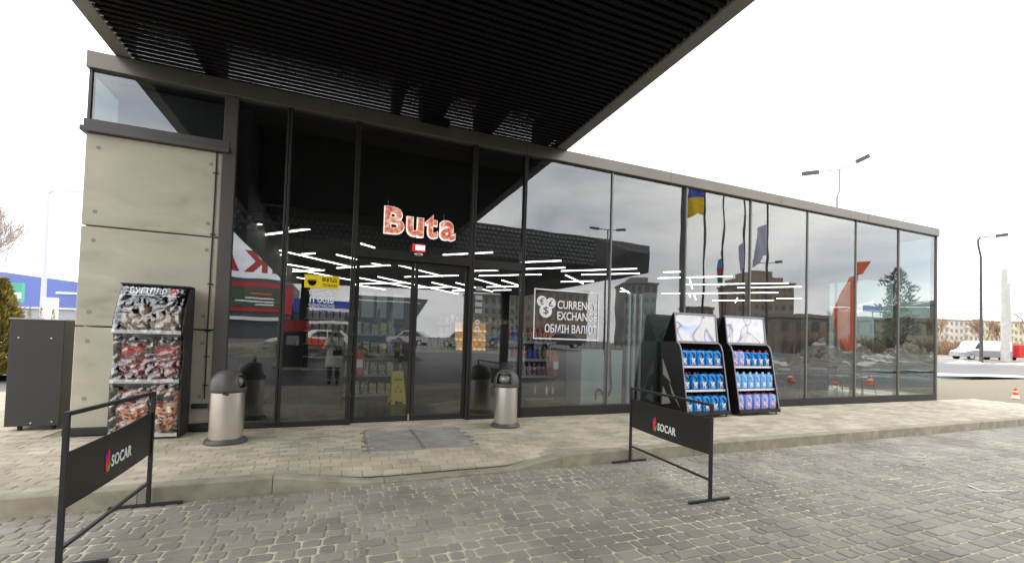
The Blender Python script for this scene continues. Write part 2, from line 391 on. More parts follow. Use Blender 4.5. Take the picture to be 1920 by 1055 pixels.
# glazing: reflective outer face, clear rear face
def pane(x0, x1, z0, z1, y=.02, par=B, name='glass_pane'):
    ty, tz = random.uniform(-.0022, .0022), random.uniform(-.0016, .0016)
    g = MB(); yy = lambda x, z: y + (x-(x0+x1)/2)*ty + (z-(z0+z1)/2)*tz
    vs = [(x, yy(x, z)+d, z) for d in (0, .012) for x, z in ((x0, z0), (x1, z0), (x1, z1), (x0, z1))]
    g.add(vs, [(0, 1, 2, 3), (7, 6, 5, 4), (0, 4, 5, 1), (1, 5, 6, 2), (2, 6, 7, 3), (3, 7, 4, 0)])
    o = g.build(name, [m_glass, m_clear], par, recalc=False)
    for i, p in enumerate(o.data.polygons): p.material_index = 0 if i == 0 else 1
    return o
pane(XL+.03, -1.45, 3.9, HG)
for a, b in ((-1.375, -.777), (-.703, .143), (2.952, 4.664), (4.696, 6.444), (6.476, 8.234), (8.266, 10.044), (10.076, 11.804), (11.836, 13.554), (13.586, XR-.035)): pane(a, b, .05, HG)
pane(.22, 1.958, 2.64, HG); pane(2.045, 2.88, 2.63, HG); pane(2.045, 2.88, .06, 2.50)
boxes('side_glazing', m_sideg, B, [(XR-.02, XR-.008, .15, 3.0, .1, HG), (XL+.005, XL+.017, .11, 5, 3.9, HG)])
# sliding doors
for x0, x1 in ((.224, 1.085), (1.095, 1.956)):
    d = MB().box(x0, x0+.05, .03, .07, .012, 2.495).box(x1-.05, x1, .03, .07, .012, 2.495).box(x0+.05, x1-.05, .03, .07, .012, .10).box(x0+.05, x1-.05, .03, .07, 2.43, 2.495).build('sliding_door', m_frame, B)
    pane(x0+.05, x1-.05, .1, 2.43, y=.045, par=d)
MB().box(.22, 1.96, -.02, .14, .0, .011).build('threshold', m_grey, B)
MB().box(1.055, 1.075, -.004, .028, .03, .12).build('floor_bolt', m_steel, B)
# cable on the concrete wall
cb = MB().path([(-1.60, -.012, 3.74), (-1.60, -.012, 3.0), (-1.605, -.012, 2.2), (-1.60, -.012, .42)], .009, 6).build('cable', m_black, B)
boxes('cable_clip', m_black, cb, [(-1.63, -1.57, -.02, -.002, z-.008, z+.008) for z in (3.45, 2.62, 1.95, 1.32, .98, .6)])
MB().box(-1.73, -1.56, -.07, -.004, .30, .36).build('junction_box', m_black, B, bevel=.004)

# ------------------------------------------------------------------ canopy
K = thing('entrance_canopy', 'huge black slatted canopy reaching from the shop front out over the forecourt', 'canopy')
CX0, CX1, CZ = -2.55, 3.50, 4.785
g = MB(); y = .62
while y > -8.0:
    t_ = min(1, max(0, -y/1.6)); g.box(CX0, CX1, y-.056, y, CZ, CZ+.0226+.0075*t_); y -= .105
g.build('slat', mat('dark_slat', (.008, .007, .008), .7, spec=.15), K)['label'] = 'parallel black ceiling slats of the canopy'
m_rim = mat('canopy_rim', (.22, .205, .18), .5, .2)
boxes('edge_beam', m_rim, K, [(CX0-.17, CX0-.003, -8, .65, CZ-.03, CZ+.12), (CX1+.003, CX1+.18, -8, .65, CZ-.03, CZ+.12)])
boxes('canopy_roof', mat('plenum_panel', (.03, .028, .028), .7), K, [(CX0-.17, CX1+.18, -8, -.3, CZ+.65, CZ+.73)])
boxes('canopy_cheek', m_black, K, [(CX0-.1, CX0-.01, -8, .1, CZ+.123, CZ+.648), (CX1+.02, CX1+.1, -8, .1, CZ+.123, CZ+.648)])
boxes('roof_beam', m_matt, K, [(x-w/2, x+w/2, -7.9, .6, CZ+.035, CZ+.648) for x, w in ((-1.72, .16), (.72, .1), (1.28, .3), (2.2, .22), (3.3, .12))])
boxes('support_post', m_matt, K, [(x-w/2, x+w/2, .0, .14, HT+.002, CZ-.002) for x, w in ((-1.72, .16), (2.2, .2), (3.55, .12))])
MB().box(1.08, 1.52, -.16, .0, 4.70, 4.78).build('door_sensor_housing', m_matt, K)
# forecourt canopy with a faceted band
K2 = thing('forecourt_canopy', 'wide dark pump canopy banded with small faceted scales, reflected in the glass', 'canopy')
KX0, KX1, KY0, KY1, KZ0, KZ1 = -2.9, 12.05, -8.05, -22, 4.22, 5.36
m_scale = mat('scale_panel', (.17, .18, .21), .3, .5, spec=.9)
g = MB(); px, pz = .17, .15; nx_ = int((9.3-KX0)/px); nz_ = int((KZ1-KZ0)/pz)
for j in range(nz_):
    for i in range(nx_):
        x = KX0+i*px+(px/2 if j % 2 else 0); z = KZ0+j*pz
        g.add([(x, KY0, z+pz*.5), (x+px*.5, KY0, z), (x+px, KY0, z+pz*.5), (x+px*.5, KY0, z+pz), (x+px*.5, KY0+.075, z+pz*.32)], [(0, 1, 4), (1, 2, 4), (2, 3, 4), (3, 0, 4)])
g.build('scale_band', m_scale, K2)
MB().box(KX0, KX1-.3, KY1, KY0-.003, KZ0, KZ1).build('canopy_body', m_black, K2)
m_k = mat('canopy_corner', (.05, .055, .055), .45)
g = MB().add([(9.3, KY0, KZ0), (9.15, KY0, KZ1), (9.9, KY0+.12, KZ0+.05), (10.4, KY0+.3, KZ0+.75), (11.7, KY0+.15, KZ0+.75), (11.8, KY0, KZ1), (12.05, KY0-.3, KZ1-.45), (11.75, KY0, KZ0)],
    [(0, 1, 3, 2), (1, 5, 4, 3), (5, 6, 4), (2, 3, 4, 7), (4, 6, 7), (0, 2, 7)]); g.build('corner_facet', m_k, K2, recalc=False)
boxes('column', m_black, K2, [(x-.22, x+.22, -19.72, -19.28, -.15, KZ0) for x in (-1.6, 9.6)])
# fuel pumps below it
def pump(x, y, lab):
    t = thing('fuel_pump', lab, 'fuel pump', (x, y, -.15), 0, 'fuel pumps under the forecourt canopy')
    MB().box(-.5, .5, -.3, .3, .12, 1.5).build('body', m_black, t, bevel=.03)
    MB().box(-.55, .55, -.32, .32, 1.52, 2.0).build('header', m_red, t, bevel=.03); MB().box(-.7, .7, -.5, .5, 0, .115).build('plinth', m_kerb, t)
    MB().box(-.22, .22, .302, .315, 1.0, 1.35).build('display', m_grey, t)
    for s in (-1, 1): MB().path([(s*.4, .33, 1.3), (s*.55, .5, .9), (s*.5, .5, .4), (s*.42, .33, .7)], .02, 6).build('hose', m_rubber, t)
pump(-1.6, -13.5, 'black fuel pump with a red header, left one under the forecourt canopy'); pump(9.2, -13.5, 'black fuel pump with a red header, right one under the forecourt canopy')

# ------------------------------------------------------------------ interior lights
LS = [(-1.64,1.54,-1.19,1.06),(-1.95,2.82,-.49,1.04),(-1.93,4.9,-1.18,4.17),(-1.2,3.61,.29,5.3),(-.8,3.86,-.52,3.58),(-.09,3.48,.93,4.48),(-.09,5.7,1.13,4.35),(-1.69,5.33,-.5,6.4),
(-1.36,7.35,-.4,6.35),(-1.19,6.65,.37,8.38),(-1.49,8.5,-.8,9.2),(.34,1.89,.61,2.18),(1.31,4.23,2.68,5.6),(1.75,6.46,3.05,5.17),(.54,7.55,2.43,9.48),(1.04,6.94,4.4,10.6),
(.51,9.47,2.0,8.0),(.52,9.79,1.62,10.82),(2.57,9.29,3.58,8.22),(2.72,7.35,4.36,9.04),(3.89,9.51,4.36,9.04),(3.4,6.93,5.25,8.82),(1.98,2.21,2.8,1.39),(3.0,4.25,3.7,3.58),(3.56,4.9,4.46,4.05),
(3.64,5.59,5.15,7.15),(4.58,7.45,5.44,6.6),(4.41,5.42,5.31,6.33),(5.1,8.3,5.6,7.8),(3.7,2.2,4.39,1.5),(4.19,3.0,4.9,2.3),(4.57,3.95,4.9,3.66),(5.06,2.82,6.36,1.5),(5.48,3.4,6.75,4.7),(5.79,3.1,6.85,2.06),
(6.0,4.7,6.7,4.0),(7.2,1.6,7.5,1.3),(7.75,2.5,8.99,1.2),(10.07,3.75,8.46,2.1),(9.18,3.2,11.13,1.3),(10.91,2.8,12.1,1.55),(10.3,5.5,12.87,3.0),(11.05,4.99,11.86,5.8),
(11.29,5.01,12.77,6.51),(13.4,6.3,14.9,4.8),(12.5,7.0,13.9,8.4),(14.7,6.4,13.3,5.0),(14.4,4.3,15.0,3.7),(8.3,5.0,9.6,6.3),(7.6,7.0,9.0,5.6)]
for k, (x0, y0, x1, y1) in enumerate(LS):
    t = thing('ceiling_light', 'slim white light bar hanging at an angle below the black shop ceiling', 'ceiling light', ((x0+x1)/2, (y0+y1)/2, 3.05), 0, 'slanting light bars under the shop ceiling')
    dx, dy = (x1-x0)/2, (y1-y0)/2
    MB().bar((-dx, -dy, 0), (dx, dy, 0), .019, .019).build('tube', m_tube, t)
    MB().bar((-dx, -dy, .035), (dx, dy, .035), .04, .03).cyl((-dx*.7, -dy*.7, .05), (-dx*.7, -dy*.7, .43), .003, n=4).cyl((dx*.7, dy*.7, .05), (dx*.7, dy*.7, .43), .003, n=4).build('housing', m_frame, t)

# ------------------------------------------------------------------ signs and stickers on the glass
m_let = ramp_mat('marbled_red', 14, [(.36, (.78, .12, .08)), (.5, (.95, .3, .22)), (.62, (1, .75, .6))], .4, 3, .5, emit=.85)
m_letw = mat('white_glow', (1, .93, .9), .4, emit=((1, .9, .87), 1.1))
T = thing('shop_name_sign', 'glowing red and white hanging word Buta behind the glass above the doors', 'shop sign', (0, 0, 0))
fy = face_y(.16)
for ch, x0, x1, z0, z1 in (('B', .60, .92, 2.93, 3.37), ('u', .945, 1.225, 2.925, 3.25), ('t', 1.24, 1.455, 2.925, 3.33), ('a', 1.475, 1.75, 2.92, 3.26)):
    l = text('letter', ch, m_let, T, face_y(.150), x0+.016, x1-.016, z0+.016, z1-.016, .03, .03)
    text('letter_outline', ch, m_letw, l, face_y(.185), x0, x1, z0, z1, .03, .055)
for x_, z_ in ((.66, 3.37), (1.55, 3.26)): MB().cyl((x_, .2, z_), (x_, .2, z_+.1), .005, n=6).build('hanging_wire', m_grey, T)
T = thing('door_sensor', 'small red and white box with a round sensor above the sliding doors', 'sensor', (1.12, -.06, 2.62))
MB().box(-.1, .1, -.03, .0, .03, .15).build('red_plate', mat('lit_red', (.75, .05, .05), .4, emit=((.8, .05, .05), .3)), T, bevel=.006)
MB().box(-.055, .085, -.034, -.031, .055, .13).build('white_label', m_letw, T)
MB().ball((0, -.01, -.01), .055, 14, 8, 1.3, .7, .6).build('sensor_eye', m_steel, T, smooth=True)
# currency exchange
T = thing('currency_exchange_sticker', 'white framed currency exchange lettering with three coins stuck on the glass', 'window sticker', (0, 0, 0))
fy = face_y(.010)
X0, X1, Z0, Z1 = 3.14, 4.455, 1.35, 2.235
MB().box(X0, X1, .008, .012, Z1-.022, Z1).box(X0, X1, .008, .012, Z0, Z0+.022).box(X0, X0+.02, .008, .012, Z0+.022, Z1-.022).box(X1-.02, X1, .008, .012, Z0+.022, Z1-.022).build('border', m_white2, T)
text('lettering', 'CURRENCY', m_white2, T, fy, 3.60, 4.41, 1.90, 2.05, .004, .012)
text('lettering', 'EXCHANGE', m_white2, T, fy, 3.60, 4.41, 1.70, 1.85, .004, .012)
text('lettering', 'ОБМІН ВАЛЮТ', m_white2, T, fy, 3.36, 4.41, 1.47, 1.62, .004, .012)
for cx, cz, r, s in ((3.29, 2.015, .095, '€'), (3.465, 1.99, .095, '£'), (3.37, 1.85, .12, '$')):
    c = MB().cyl((cx, .012, cz), (cx, .008 if s != '$' else .006, cz), r, n=32).build('coin', m_white2, T)
    text('coin_symbol', s, m_ledge, c, face_y(.0045), cx-r*.42, cx+r*.42, cz-r*.6, cz+r*.6, .003)
# yellow entrance sticker
T = thing('entrance_sticker', 'bright yellow entrance sticker with a masked face on the glass left of the doors', 'window sticker', (0, 0, 0))
MB().box(-.47, -.005, .010, .014, 1.99, 2.18).build('yellow_sheet', m_stick, T)
MB().prism([(-.37+.06*cos(t), 2.095+.075*sin(t)) for t in [pi+pi*k/12 for k in range(13)]], lambda u, v, d: (u, .0075+d, v), 0, .002).build('mask_icon', m_matt, T)
MB().box(-.425, -.315, .0075, .0095, 2.10, 2.108).build('mask_strap', m_matt, T)
text('lettering', 'ВХІД', m_matt, T, face_y(.0085), -.235, -.04, 2.085, 2.15, .002, .02); text('lettering', 'ТІЛЬКИ', m_matt, T, face_y(.0085), -.235, -.04, 2.02, 2.06, .002)
T = thing('visitor_limit_sticker', 'small white lettering about 11 visitors below the yellow sticker', 'window sticker', (0, 0, 0))
text('lettering', 'КІЛЬКІСТЬ', m_white2, T, face_y(.012), -.40, -.06, 1.89, 1.945, .002); text('lettering', '11 ОСІБ', m_white2, T, face_y(.012), -.39, -.07, 1.78, 1.87, .002, .02)
text('lettering', 'ОДНОЧАСНО', m_white2, T, face_y(.012), -.40, -.06, 1.71, 1.765, .002)
boxes('border', m_white2, T, [(-.42, -.04, .010, .012, 1.952, 1.957), (-.42, -.04, .010, .012, 1.69, 1.695)])
for z, lab in ((1.60, 'upper'), (1.49, 'lower')):
    T = thing('round_door_sticker', f'{lab} of the two round white and red stickers beside the doors', 'window sticker', (2.13, 0, z))
    MB().cyl((0, .015, 0), (0, .011, 0), .04, n=24).build('disc', m_white, T); MB().cyl((0, .009, 0), (0, .0105, 0), .022, n=20).build('red_mark', m_red, T)
    text('arrow', '>', m_white, T, face_y(.008), -.01, .01, -.012, .012, .001, .03)
T = thing('paper_strip_notice', 'narrow column of small paper notices on the side window by the door', 'notice', (0, 0, 0))
for z in (1.75, 1.86, 1.97, 2.12): MB().box(2.08, 2.2, .012, .015, z, z+.07).build('paper', mat('greenish_paper', (.42, .45, .38), .7) if z == 2.12 else m_grey, T)

# ------------------------------------------------------------------ litter bins
def bin_():
    t = thing('litter_bin', 'x', 'litter bin', (0, 0, 0), 0, 'steel litter bins beside the entrance')
    MB().lathe([(.225, 0), (.228, .02), (.205, .05), (.183, .06)], n=40).build('base_ring', m_dome, t, smooth=True)
    MB().lathe([(.176, .05), (.178, .06), (.178, .60), (.172, .605)], n=48).build('steel_body', m_steel, t, smooth=True)
    # dome lid with an opening
    pr = [(.186, .603), (.192, .625), (.19, .66), (.19, .70), (.178, .755), (.15, .805), (.108, .843), (.055, .862), (.001, .867)]
    n = 48; g = MB(); op = lambda a, k: abs(a) < .62 and 2 <= k <= 4
    for r, z in pr:
        for i in range(n): a = 2*pi*i/n; g.v.append((r*cos(a), r*sin(a), z))
    for k in range(len(pr)-1):
        for i in range(n):
            a = (2*pi*(i+.5)/n+pi) % (2*pi)-pi
            if op(a, k): continue
            g.f.append((k*n+i, k*n+(i+1) % n, (k+1)*n+(i+1) % n, (k+1)*n+i))
    o = g.build('dome_lid', m_dome, t, smooth=True); sm = o.modifiers.new('s', 'SOLIDIFY'); sm.thickness = .006
    MB().ball((.03, 0, .72), .15, 20, 12, .85, .8, .62).build('flap', mat('flap_grey', (.30, .29, .27), .3, .4), o, smooth=True)
    MB().bar((0, -.19, .60), (.06, -.195, .585), .012, .02).build('lid_lever', m_black, o)
    return t
b1 = bin_(); b1.location = (-1.19, -.80, 0); b1.rotation_euler = (0, 0, R(-5)); b1['label'] = 'steel litter bin with grey domed lid left of the doors, near the concrete wall'
b2 = dup(b1, (2.43, -.66, 0), R(-125), 'steel litter bin with grey domed lid standing right of the sliding doors')

# ------------------------------------------------------------------ door mat grates
T = thing('foot_grate', 'pair of ribbed steel foot scraper panels set in the pavers before the doors', 'foot grate', (0, 0, 0))
for x0, x1 in ((.375, 1.012), (1.022, 1.665)):
    p = MB().box(x0, x1, -1.77, -1.755, -.02, .004).box(x0, x1, -.585, -.57, -.02, .004).box(x0, x0+.015, -1.754, -.586, -.02, .004).box(x1-.015, x1, -1.754, -.586, -.02, .004).build('grate_frame', m_pole, T)
    g = MB(); y = -1.745
    while y < -.62:
        g.add([(x0+.016, y, -.02), (x1-.016, y, -.02), (x1-.016, y+.02, .004), (x0+.016, y+.02, .004), (x0+.016, y+.05, .002), (x1-.016, y+.05, .002), (x1-.016, y+.066, -.02), (x0+.016, y+.066, -.02)], [(0, 1, 2, 3), (3, 2, 5, 4), (4, 5, 6, 7)]); y += .096
    MB().box(x0+.016, x1-.016, -1.753, -.587, -.034, -.026).build('grate_pit', m_matt, p); g.build('grate_ribs', mat('zinc', (.33, .31, .28), .45, .15, n=(4, .2)), p)

# ------------------------------------------------------------------ banner stands
def barrier(x0, y0, x1, y1, facing, H, lab, droop=0, dv=0):
    t = thing('banner_stand', lab, 'banner stand', (x0, y0, -.15), 0, 'black banner stands on the forecourt')
    dx, dy = x1-x0, y1-y0; ln = math.hypot(dx, dy); d = Vector((dx/ln, dy/ln, 0))
    for nm, p, w in (('near_post', Vector((0, 0, 0)), .03), ('far_post', Vector((dx, dy, 0)), .03)):
        q = MB().box(p.x-.014, p.x+.014, p.y-.014, p.y+.014, .02, H).build('post', m_black, t, bevel=.002)
        MB().box(p.x-.26, p.x+.24, p.y-.015, p.y+.015, .0, .022).build('foot', m_black, q, bevel=.002)
    MB().bar(d*.014+Vector((0, 0, H-.014)), d*(ln-.014)+Vector((0, 0, H-.014)), .026, .026).build('top_rail', m_black, t)
    MB().bar(d*.014+Vector((0, 0, .2-droop)), d*(ln-.014)+Vector((0, 0, .2)), .02, .02).build('bottom_rail', m_black, t)
    zb, zt = .44, .79
    g = MB(); nb = 14
    for k in range(nb+1):
        for w in (-.004, .004):
            for z in (zb, zt):
                a_ = k/nb; sg = .012*sin(a_*pi)
                p = d*(.016+(ln-.032)*a_)+Vector((0, 0, z-droop*(1-a_)-sg))+Vector((d.y, -d.x, 0))*w
                g.v.append(tuple(p))
    for k in range(nb):
        a_ = 4*k
        for i, j in ((0, 1), (1, 3), (3, 2), (2, 0)): g.f.append((a_+i, a_+j, a_+j+4, a_+i+4))
    g.f += [(0, 1, 3, 2), (4*nb+2, 4*nb+3, 4*nb+1, 4*nb)]
    g.build('banner', mat('banner_vinyl', (.017, .016, .014), .38, n=(2, .15), bump=(5, .15, .003)), t)
    # lettering reads from the camera side; u runs left to right for the reader
    if facing > 0: org = Vector((0, 0, 0)); dr = d; nrm = Vector((d.y, -d.x, 0))
    else: org = Vector((dx, dy, 0)); dr = -d; nrm = Vector((dr.y, -dr.x, 0))
    if True:
        f = lambda u, v, w: org + dr*u + Vector((0, 0, v-dv-droop*(1-(u/ln if facing > 0 else 1-u/ln)))) + nrm*(.0065+w)
    u0 = ln*.46 if facing > 0 else ln*.40
    k = .75 if facing > 0 else .95
    text('lettering', 'SOCAR', m_white2, t, f, u0, u0+.34*k, .56, .56+.085, .003, .022, 1.08)
    u0 -= .095*k
    def bez(pts): return [(u0+p[0]*k, .545+p[1]*.95) for p in pts]
    red = [(.012, 0), (.0, .05), (.005, .09), (.03, .125), (.036, .175), (.06, .14), (.064, .1), (.05, .065), (.035, .035), (.03, .0)]
    blu = [(.0, .085), (-.006, .11), (.006, .14), (.018, .152), (.016, .125), (.006, .1)]
    grn = [(.036, -.004), (.04, .03), (.058, .055), (.072, .075), (.078, .045), (.065, .015), (.05, -.004)]
    for nm, po, m in (('flame_red', red, m_red2), ('flame_blue', blu, m_blue2), ('flame_green', grn, m_green)):
        MB().prism(bez(po), f, -.001, .0015).build(nm, m, t)
    return t
m_red2 = mat('print_red', (.85, .02, .04), .5); m_blue2 = mat('print_blue', (.1, .12, .75), .5)
barrier(-1.53, -3.55, -1.41, -2.50, 1, .96, 'black banner stand in the left foreground with lettering and flame logo, rising to the right', .085, .03)
barrier(3.35, -3.90, 3.44, -2.48, -1, .93, 'black banner stand right of the doors, in front of the blue fluid racks', 0, .055)

# ------------------------------------------------------------------ grey cabinet at the left corner
m_cab = mat('charcoal_cabinet', (.033, .031, .029), .5, n=(1.5, .08))
T = thing('metal_cabinet', 'tall dark grey steel cabinet standing against the left end of the building', 'cabinet', (-3.50, .62, 0))
o = MB().box(-.27, .25, -.17, .33, .06, 1.40).build('cabinet_body', m_cab, T, bevel=.006)
MB().box(-.275, .255, -.178, .335, 1.402, 1.415).build('cabinet_top', m_grey, T)
for x, z in ((-.18, 1.17), (.13, 1.17), (-.02, .10), (.18, .11)): MB().cyl((x, -.17, z), (x, -.178, z), .009, n=10).build('screw', m_steel, T)
for x in (-.15, .17): MB().cyl((x, -.1, 0), (x, -.1, .06), .025, n=10).build('caster', m_rubber, T)

# ------------------------------------------------------------------ covered charcoal rack
T = thing('charcoal_rack', 'display rack of charcoal bags under a wrinkled clear plastic cover with black fabric sides', 'display rack', (-2.44, -.47, 0))
m_fab = mat('black_fabric', (.028, .027, .027), .6, n=(5, .3), bump=(6, .8, .03))
prof = [(.40, 0), (.40, 1.86), (.20, 1.85), (.09, 1.62), (.01, 1.42), (-.015, 1.28), (.045, 1.24), (.09, .95), (.0, .70), (.02, .66), (.03, .06), (.03, 0)]
fx = lambda u, v, d: (d, u, v)
for x, dd in ((-.005, .012), (.675, .02)):
    MB().prism(prof, fx, x, x+dd).build('side_cover', m_fab, T, bevel=.008)
MB().box(-.004, .694, .385, .40, .0, 1.87).box(-.004, .694, .17, .384, 1.862, 1.88).build('back_cover', m_fab, T)
MB().prism([(.18, 1.86), (.195, 1.86), (.11, 1.66), (.095, 1.66)], fx, .01, .672).build('header_board', m_matt, T)
m_silver = mat('silver_strip', (.7, .72, .7), .3, .5)
for yy, z in ((-.03, 1.27), (-.012, .68), (.012, .03)):
    MB().box(.004, .672, yy, yy+.012, z, z+.045).build('shelf_edge', m_silver, T)
for z in (1.26, .67, .05): MB().box(.01, .67, .03, .38, z-.015, z).build('shelf', m_black, T)
fh = lambda u, v, d: Vector((u, .182-(1.86-v)*.42-.012+d, v))
text('header_lettering', 'ВУГІЛЛЯ', m_white2, T, fh, .10, .46, 1.755, 1.83, .003, .02)
MB().prism([(.49, 1.76), (.58, 1.76), (.58, 1.83), (.49, 1.83)], fh, 0, .003).build('header_square', m_red, T)
MB().prism([(.08, 1.735), (.60, 1.735), (.60, 1.742), (.08, 1.742)], fh, 0, .003).build('header_line', m_white2, T)
# wrinkled clear cover
def pf(z):
    P = [(.0, .03), (.66, .02), (.70, -.005), (.95, .055), (1.24, .02), (1.28, -.02), (1.42, .005), (1.62, .085), (1.85, .185)]
    for (a, ya), (b, yb) in zip(P, P[1:]):
        if a <= z <= b: return ya+(yb-ya)*(z-a)/(b-a)
    return .185
g = MB(); nu, nv = 60, 150
for j in range(nv+1):
    z = .06+(1.84-.06)*j/nv
    for i in range(nu+1):
        x = .01+.66*i/nu
        v1 = noise.noise(Vector((x*9, z*14, 1.3))); v2 = noise.noise(Vector((x*26+z*9, z*30, 7)))
        edge = min(1, min(x, .68-x)/.04)
        g.v.append((x, pf(z)-.012-edge*(abs(v1)*.045+abs(v2)*.016), z))
for j in range(nv):
    for i in range(nu): a = j*(nu+1)+i; g.f.append((a, a+1, a+nu+2, a+nu+1))
m_film = glass_mat('clear_film', (.86, .86, .86), .10, (1, 1, 1), power=2.0)
g.build('plastic_cover', m_film, T, smooth=True, recalc=False)
m_bag = [ramp_mat('bag_print_'+n, 7, st, .5, 5, 1.2, bump=(10, .7, .03)) for n, st in (
    ('cream', [(.35, (.55, .47, .34)), (.5, (.35, .22, .12)), (.62, (.10, .07, .05)), (.7, (.7, .65, .55))]),
    ('red', [(.38, (.03, .015, .015)), (.46, (.42, .04, .03)), (.53, (.08, .03, .02)), (.6, (.5, .40, .32)), (.72, (.6, .5, .42))]),
    ('fire', [(.40, (.03, .015, .015)), (.46, (.7, .12, .03)), (.51, (.9, .42, .12)), (.55, (.85, .75, .62)), (.6, (.12, .05, .03)), (.7, (.04, .03, .03))]))]
def bag(x, y, z, w, h, m, lab, lettered):
    t = thing('charcoal_bag', lab, 'charcoal bag', (x, y, z), 0, 'charcoal bags on the covered rack')
    nu, nv = 14, 16; g = MB()
    for s in (-1, 1):
        o = len(g.v)
        for j in range(nv+1):
            for i in range(nu+1):
                u, v = i/nu*2-1, j/nv*2-1
                k = max(0, (1-u**4)*(1-v**4))**.5
                g.v.append((u*w/2*(1-.05*(1-abs(v))), s*(.012+k*.075)+.02*noise.noise(Vector((u*2+x*9, v*2, s))), (v+1)/2*h))
        for j in range(nv):
            for i in range(nu): a = o+j*(nu+1)+i; g.f.append((a, a+1, a+nu+2, a+nu+1))
    n_ = (nu+1)*(nv+1)
    for i in range(nu): g.f.append((i, i+1, n_+i+1, n_+i)); a = nv*(nu+1)+i; g.f.append((a, a+1, n_+a+1, n_+a))
    for j in range(nv): a = j*(nu+1); g.f.append((a, a+nu+1, n_+a+nu+1, n_+a)); a += nu; g.f.append((a, a+nu+1, n_+a+nu+1, n_+a))
    g.build('bag_body', m, t, smooth=True)
    if lettered: MB().box(-w*.32, w*.32, -.098, -.092, h*.70, h*.82).build('red_title_band', m_red, t)
    else: MB().box(-w*.3, w*.3, -.098, -.092, h*.72, h*.86).build('dark_title_band', m_matt, t)
for i, x in enumerate((-2.27, -1.935)):
    sd = ('left', 'right')[i]
    bag(x, -.30, 1.275, .30, .33, m_bag[0], f'cream charcoal bag on the top shelf of the covered rack, {sd} of two', False)
    bag(x, -.27, .685, .31, .50, m_bag[1], f'red and cream charcoal bag on the middle shelf of the covered rack, {sd} of two', True)
    bag(x, -.28, .06, .31, .54, m_bag[2], f'charcoal bag printed with flames on the bottom shelf, {sd} of two', False)
for i in range(1): pass

# ------------------------------------------------------------------ washer fluid racks
m_can = mat('blue_canister', (.015, .30, .78), .28, n=(9, .1), coat=.4)
m_can2 = mat('light_blue_canister', (.16, .45, .85), .3, coat=.3)
m_can3 = mat('violet_canister', (.30, .42, .88), .3, coat=.3)
m_cap = mat('black_cap', (.02, .02, .022), .4); m_capw = mat('white_cap', (.8, .82, .85), .4); m_capr = mat('red_cap', (.7, .04, .05), .4)
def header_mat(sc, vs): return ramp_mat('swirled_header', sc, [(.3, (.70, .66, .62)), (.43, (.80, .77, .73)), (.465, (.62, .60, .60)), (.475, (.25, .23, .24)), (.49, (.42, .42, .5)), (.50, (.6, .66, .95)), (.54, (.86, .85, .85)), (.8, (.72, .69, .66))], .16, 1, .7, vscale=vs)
m_shelf = mat('white_shelf_edge', (.85, .82, .86), .4)
m_label = ramp_mat('canister_label', 30, [(.45, (.85, .85, .86)), (.55, (.04, .04, .08))], .5, 2)
m_label2 = ramp_mat('canister_label_pale', 30, [(.45, (.8, .85, .92)), (.6, (.2, .45, .8))], .5, 2)
m_label3 = ramp_mat('canister_label_red', 26, [(.42, (.9, .9, .92)), (.52, (.75, .1, .2)), (.6, (.3, .3, .6))], .5, 2)
def canister(kind):
    body = {'wave': m_can, 'flat': m_can2, 'violet': m_can3, 'slim': m_can}[kind]
    t = thing('fluid_canister', 'x', 'fluid canister', (0, 0, 0))
    if kind == 'wave':
        pr = [(-.085, 0), (.085, 0), (.09, .06), (.07, .12), (.088, .18), (.08, .235), (.045, .27), (.03, .285), (-.03, .285), (-.055, .27), (-.085, .24), (-.07, .18), (-.088, .12), (-.075, .06)]
    elif kind == 'flat':
        pr = [(-.078, 0), (.078, 0), (.08, .25), (.07, .275), (-.02, .285), (-.075, .27), (-.08, .25)]
    elif kind == 'violet':
        pr = [(-.082, 0), (.082, 0), (.086, .2), (.07, .26), (.04, .29), (-.04, .29), (-.07, .26), (-.086, .2)]
    else:
        pr = [(-.06, 0), (.06, 0), (.07, .1), (.06, .2), (.035, .27), (-.035, .275), (-.06, .2), (-.07, .1)]
    MB().prism(pr, lambda u, v, d: (u, d, v), -.055, .055).build('canister_body', body, t, bevel=.016)
    MB().cyl((.02 if kind != 'violet' else -.03, 0, .28), (.02 if kind != 'violet' else -.03, 0, .315), .02, n=12).build('cap', {'wave': m_cap, 'flat': m_capw, 'violet': m_capr, 'slim': m_capr}[kind], t)
    MB().path([(-.03, -.058, .25), (.0, -.066, .225), (.028, -.062, .19), (.03, -.058, .16)], .011, 8).build('handle', m_cap if kind in ('wave', 'slim') else m_capw, t, smooth=True)
    MB().box(-.05, .05, -.0595, -.0565, .03, .15 if kind != 'flat' else .12).build('label', {'wave': m_label, 'flat': m_label2, 'violet': m_label3, 'slim': m_label}[kind], t)
    return t
protos = {k: canister(k) for k in ('wave', 'flat', 'violet', 'slim')}
used = set()
def put(kind, x, y, z, label, group):
    o = protos[kind]
    if kind not in used: used.add(kind); o.location = (x, y, z); o['label'] = label; o['group'] = group
    else: o = dup(o, (x, y, z), random.uniform(-.08, .08), label, group)
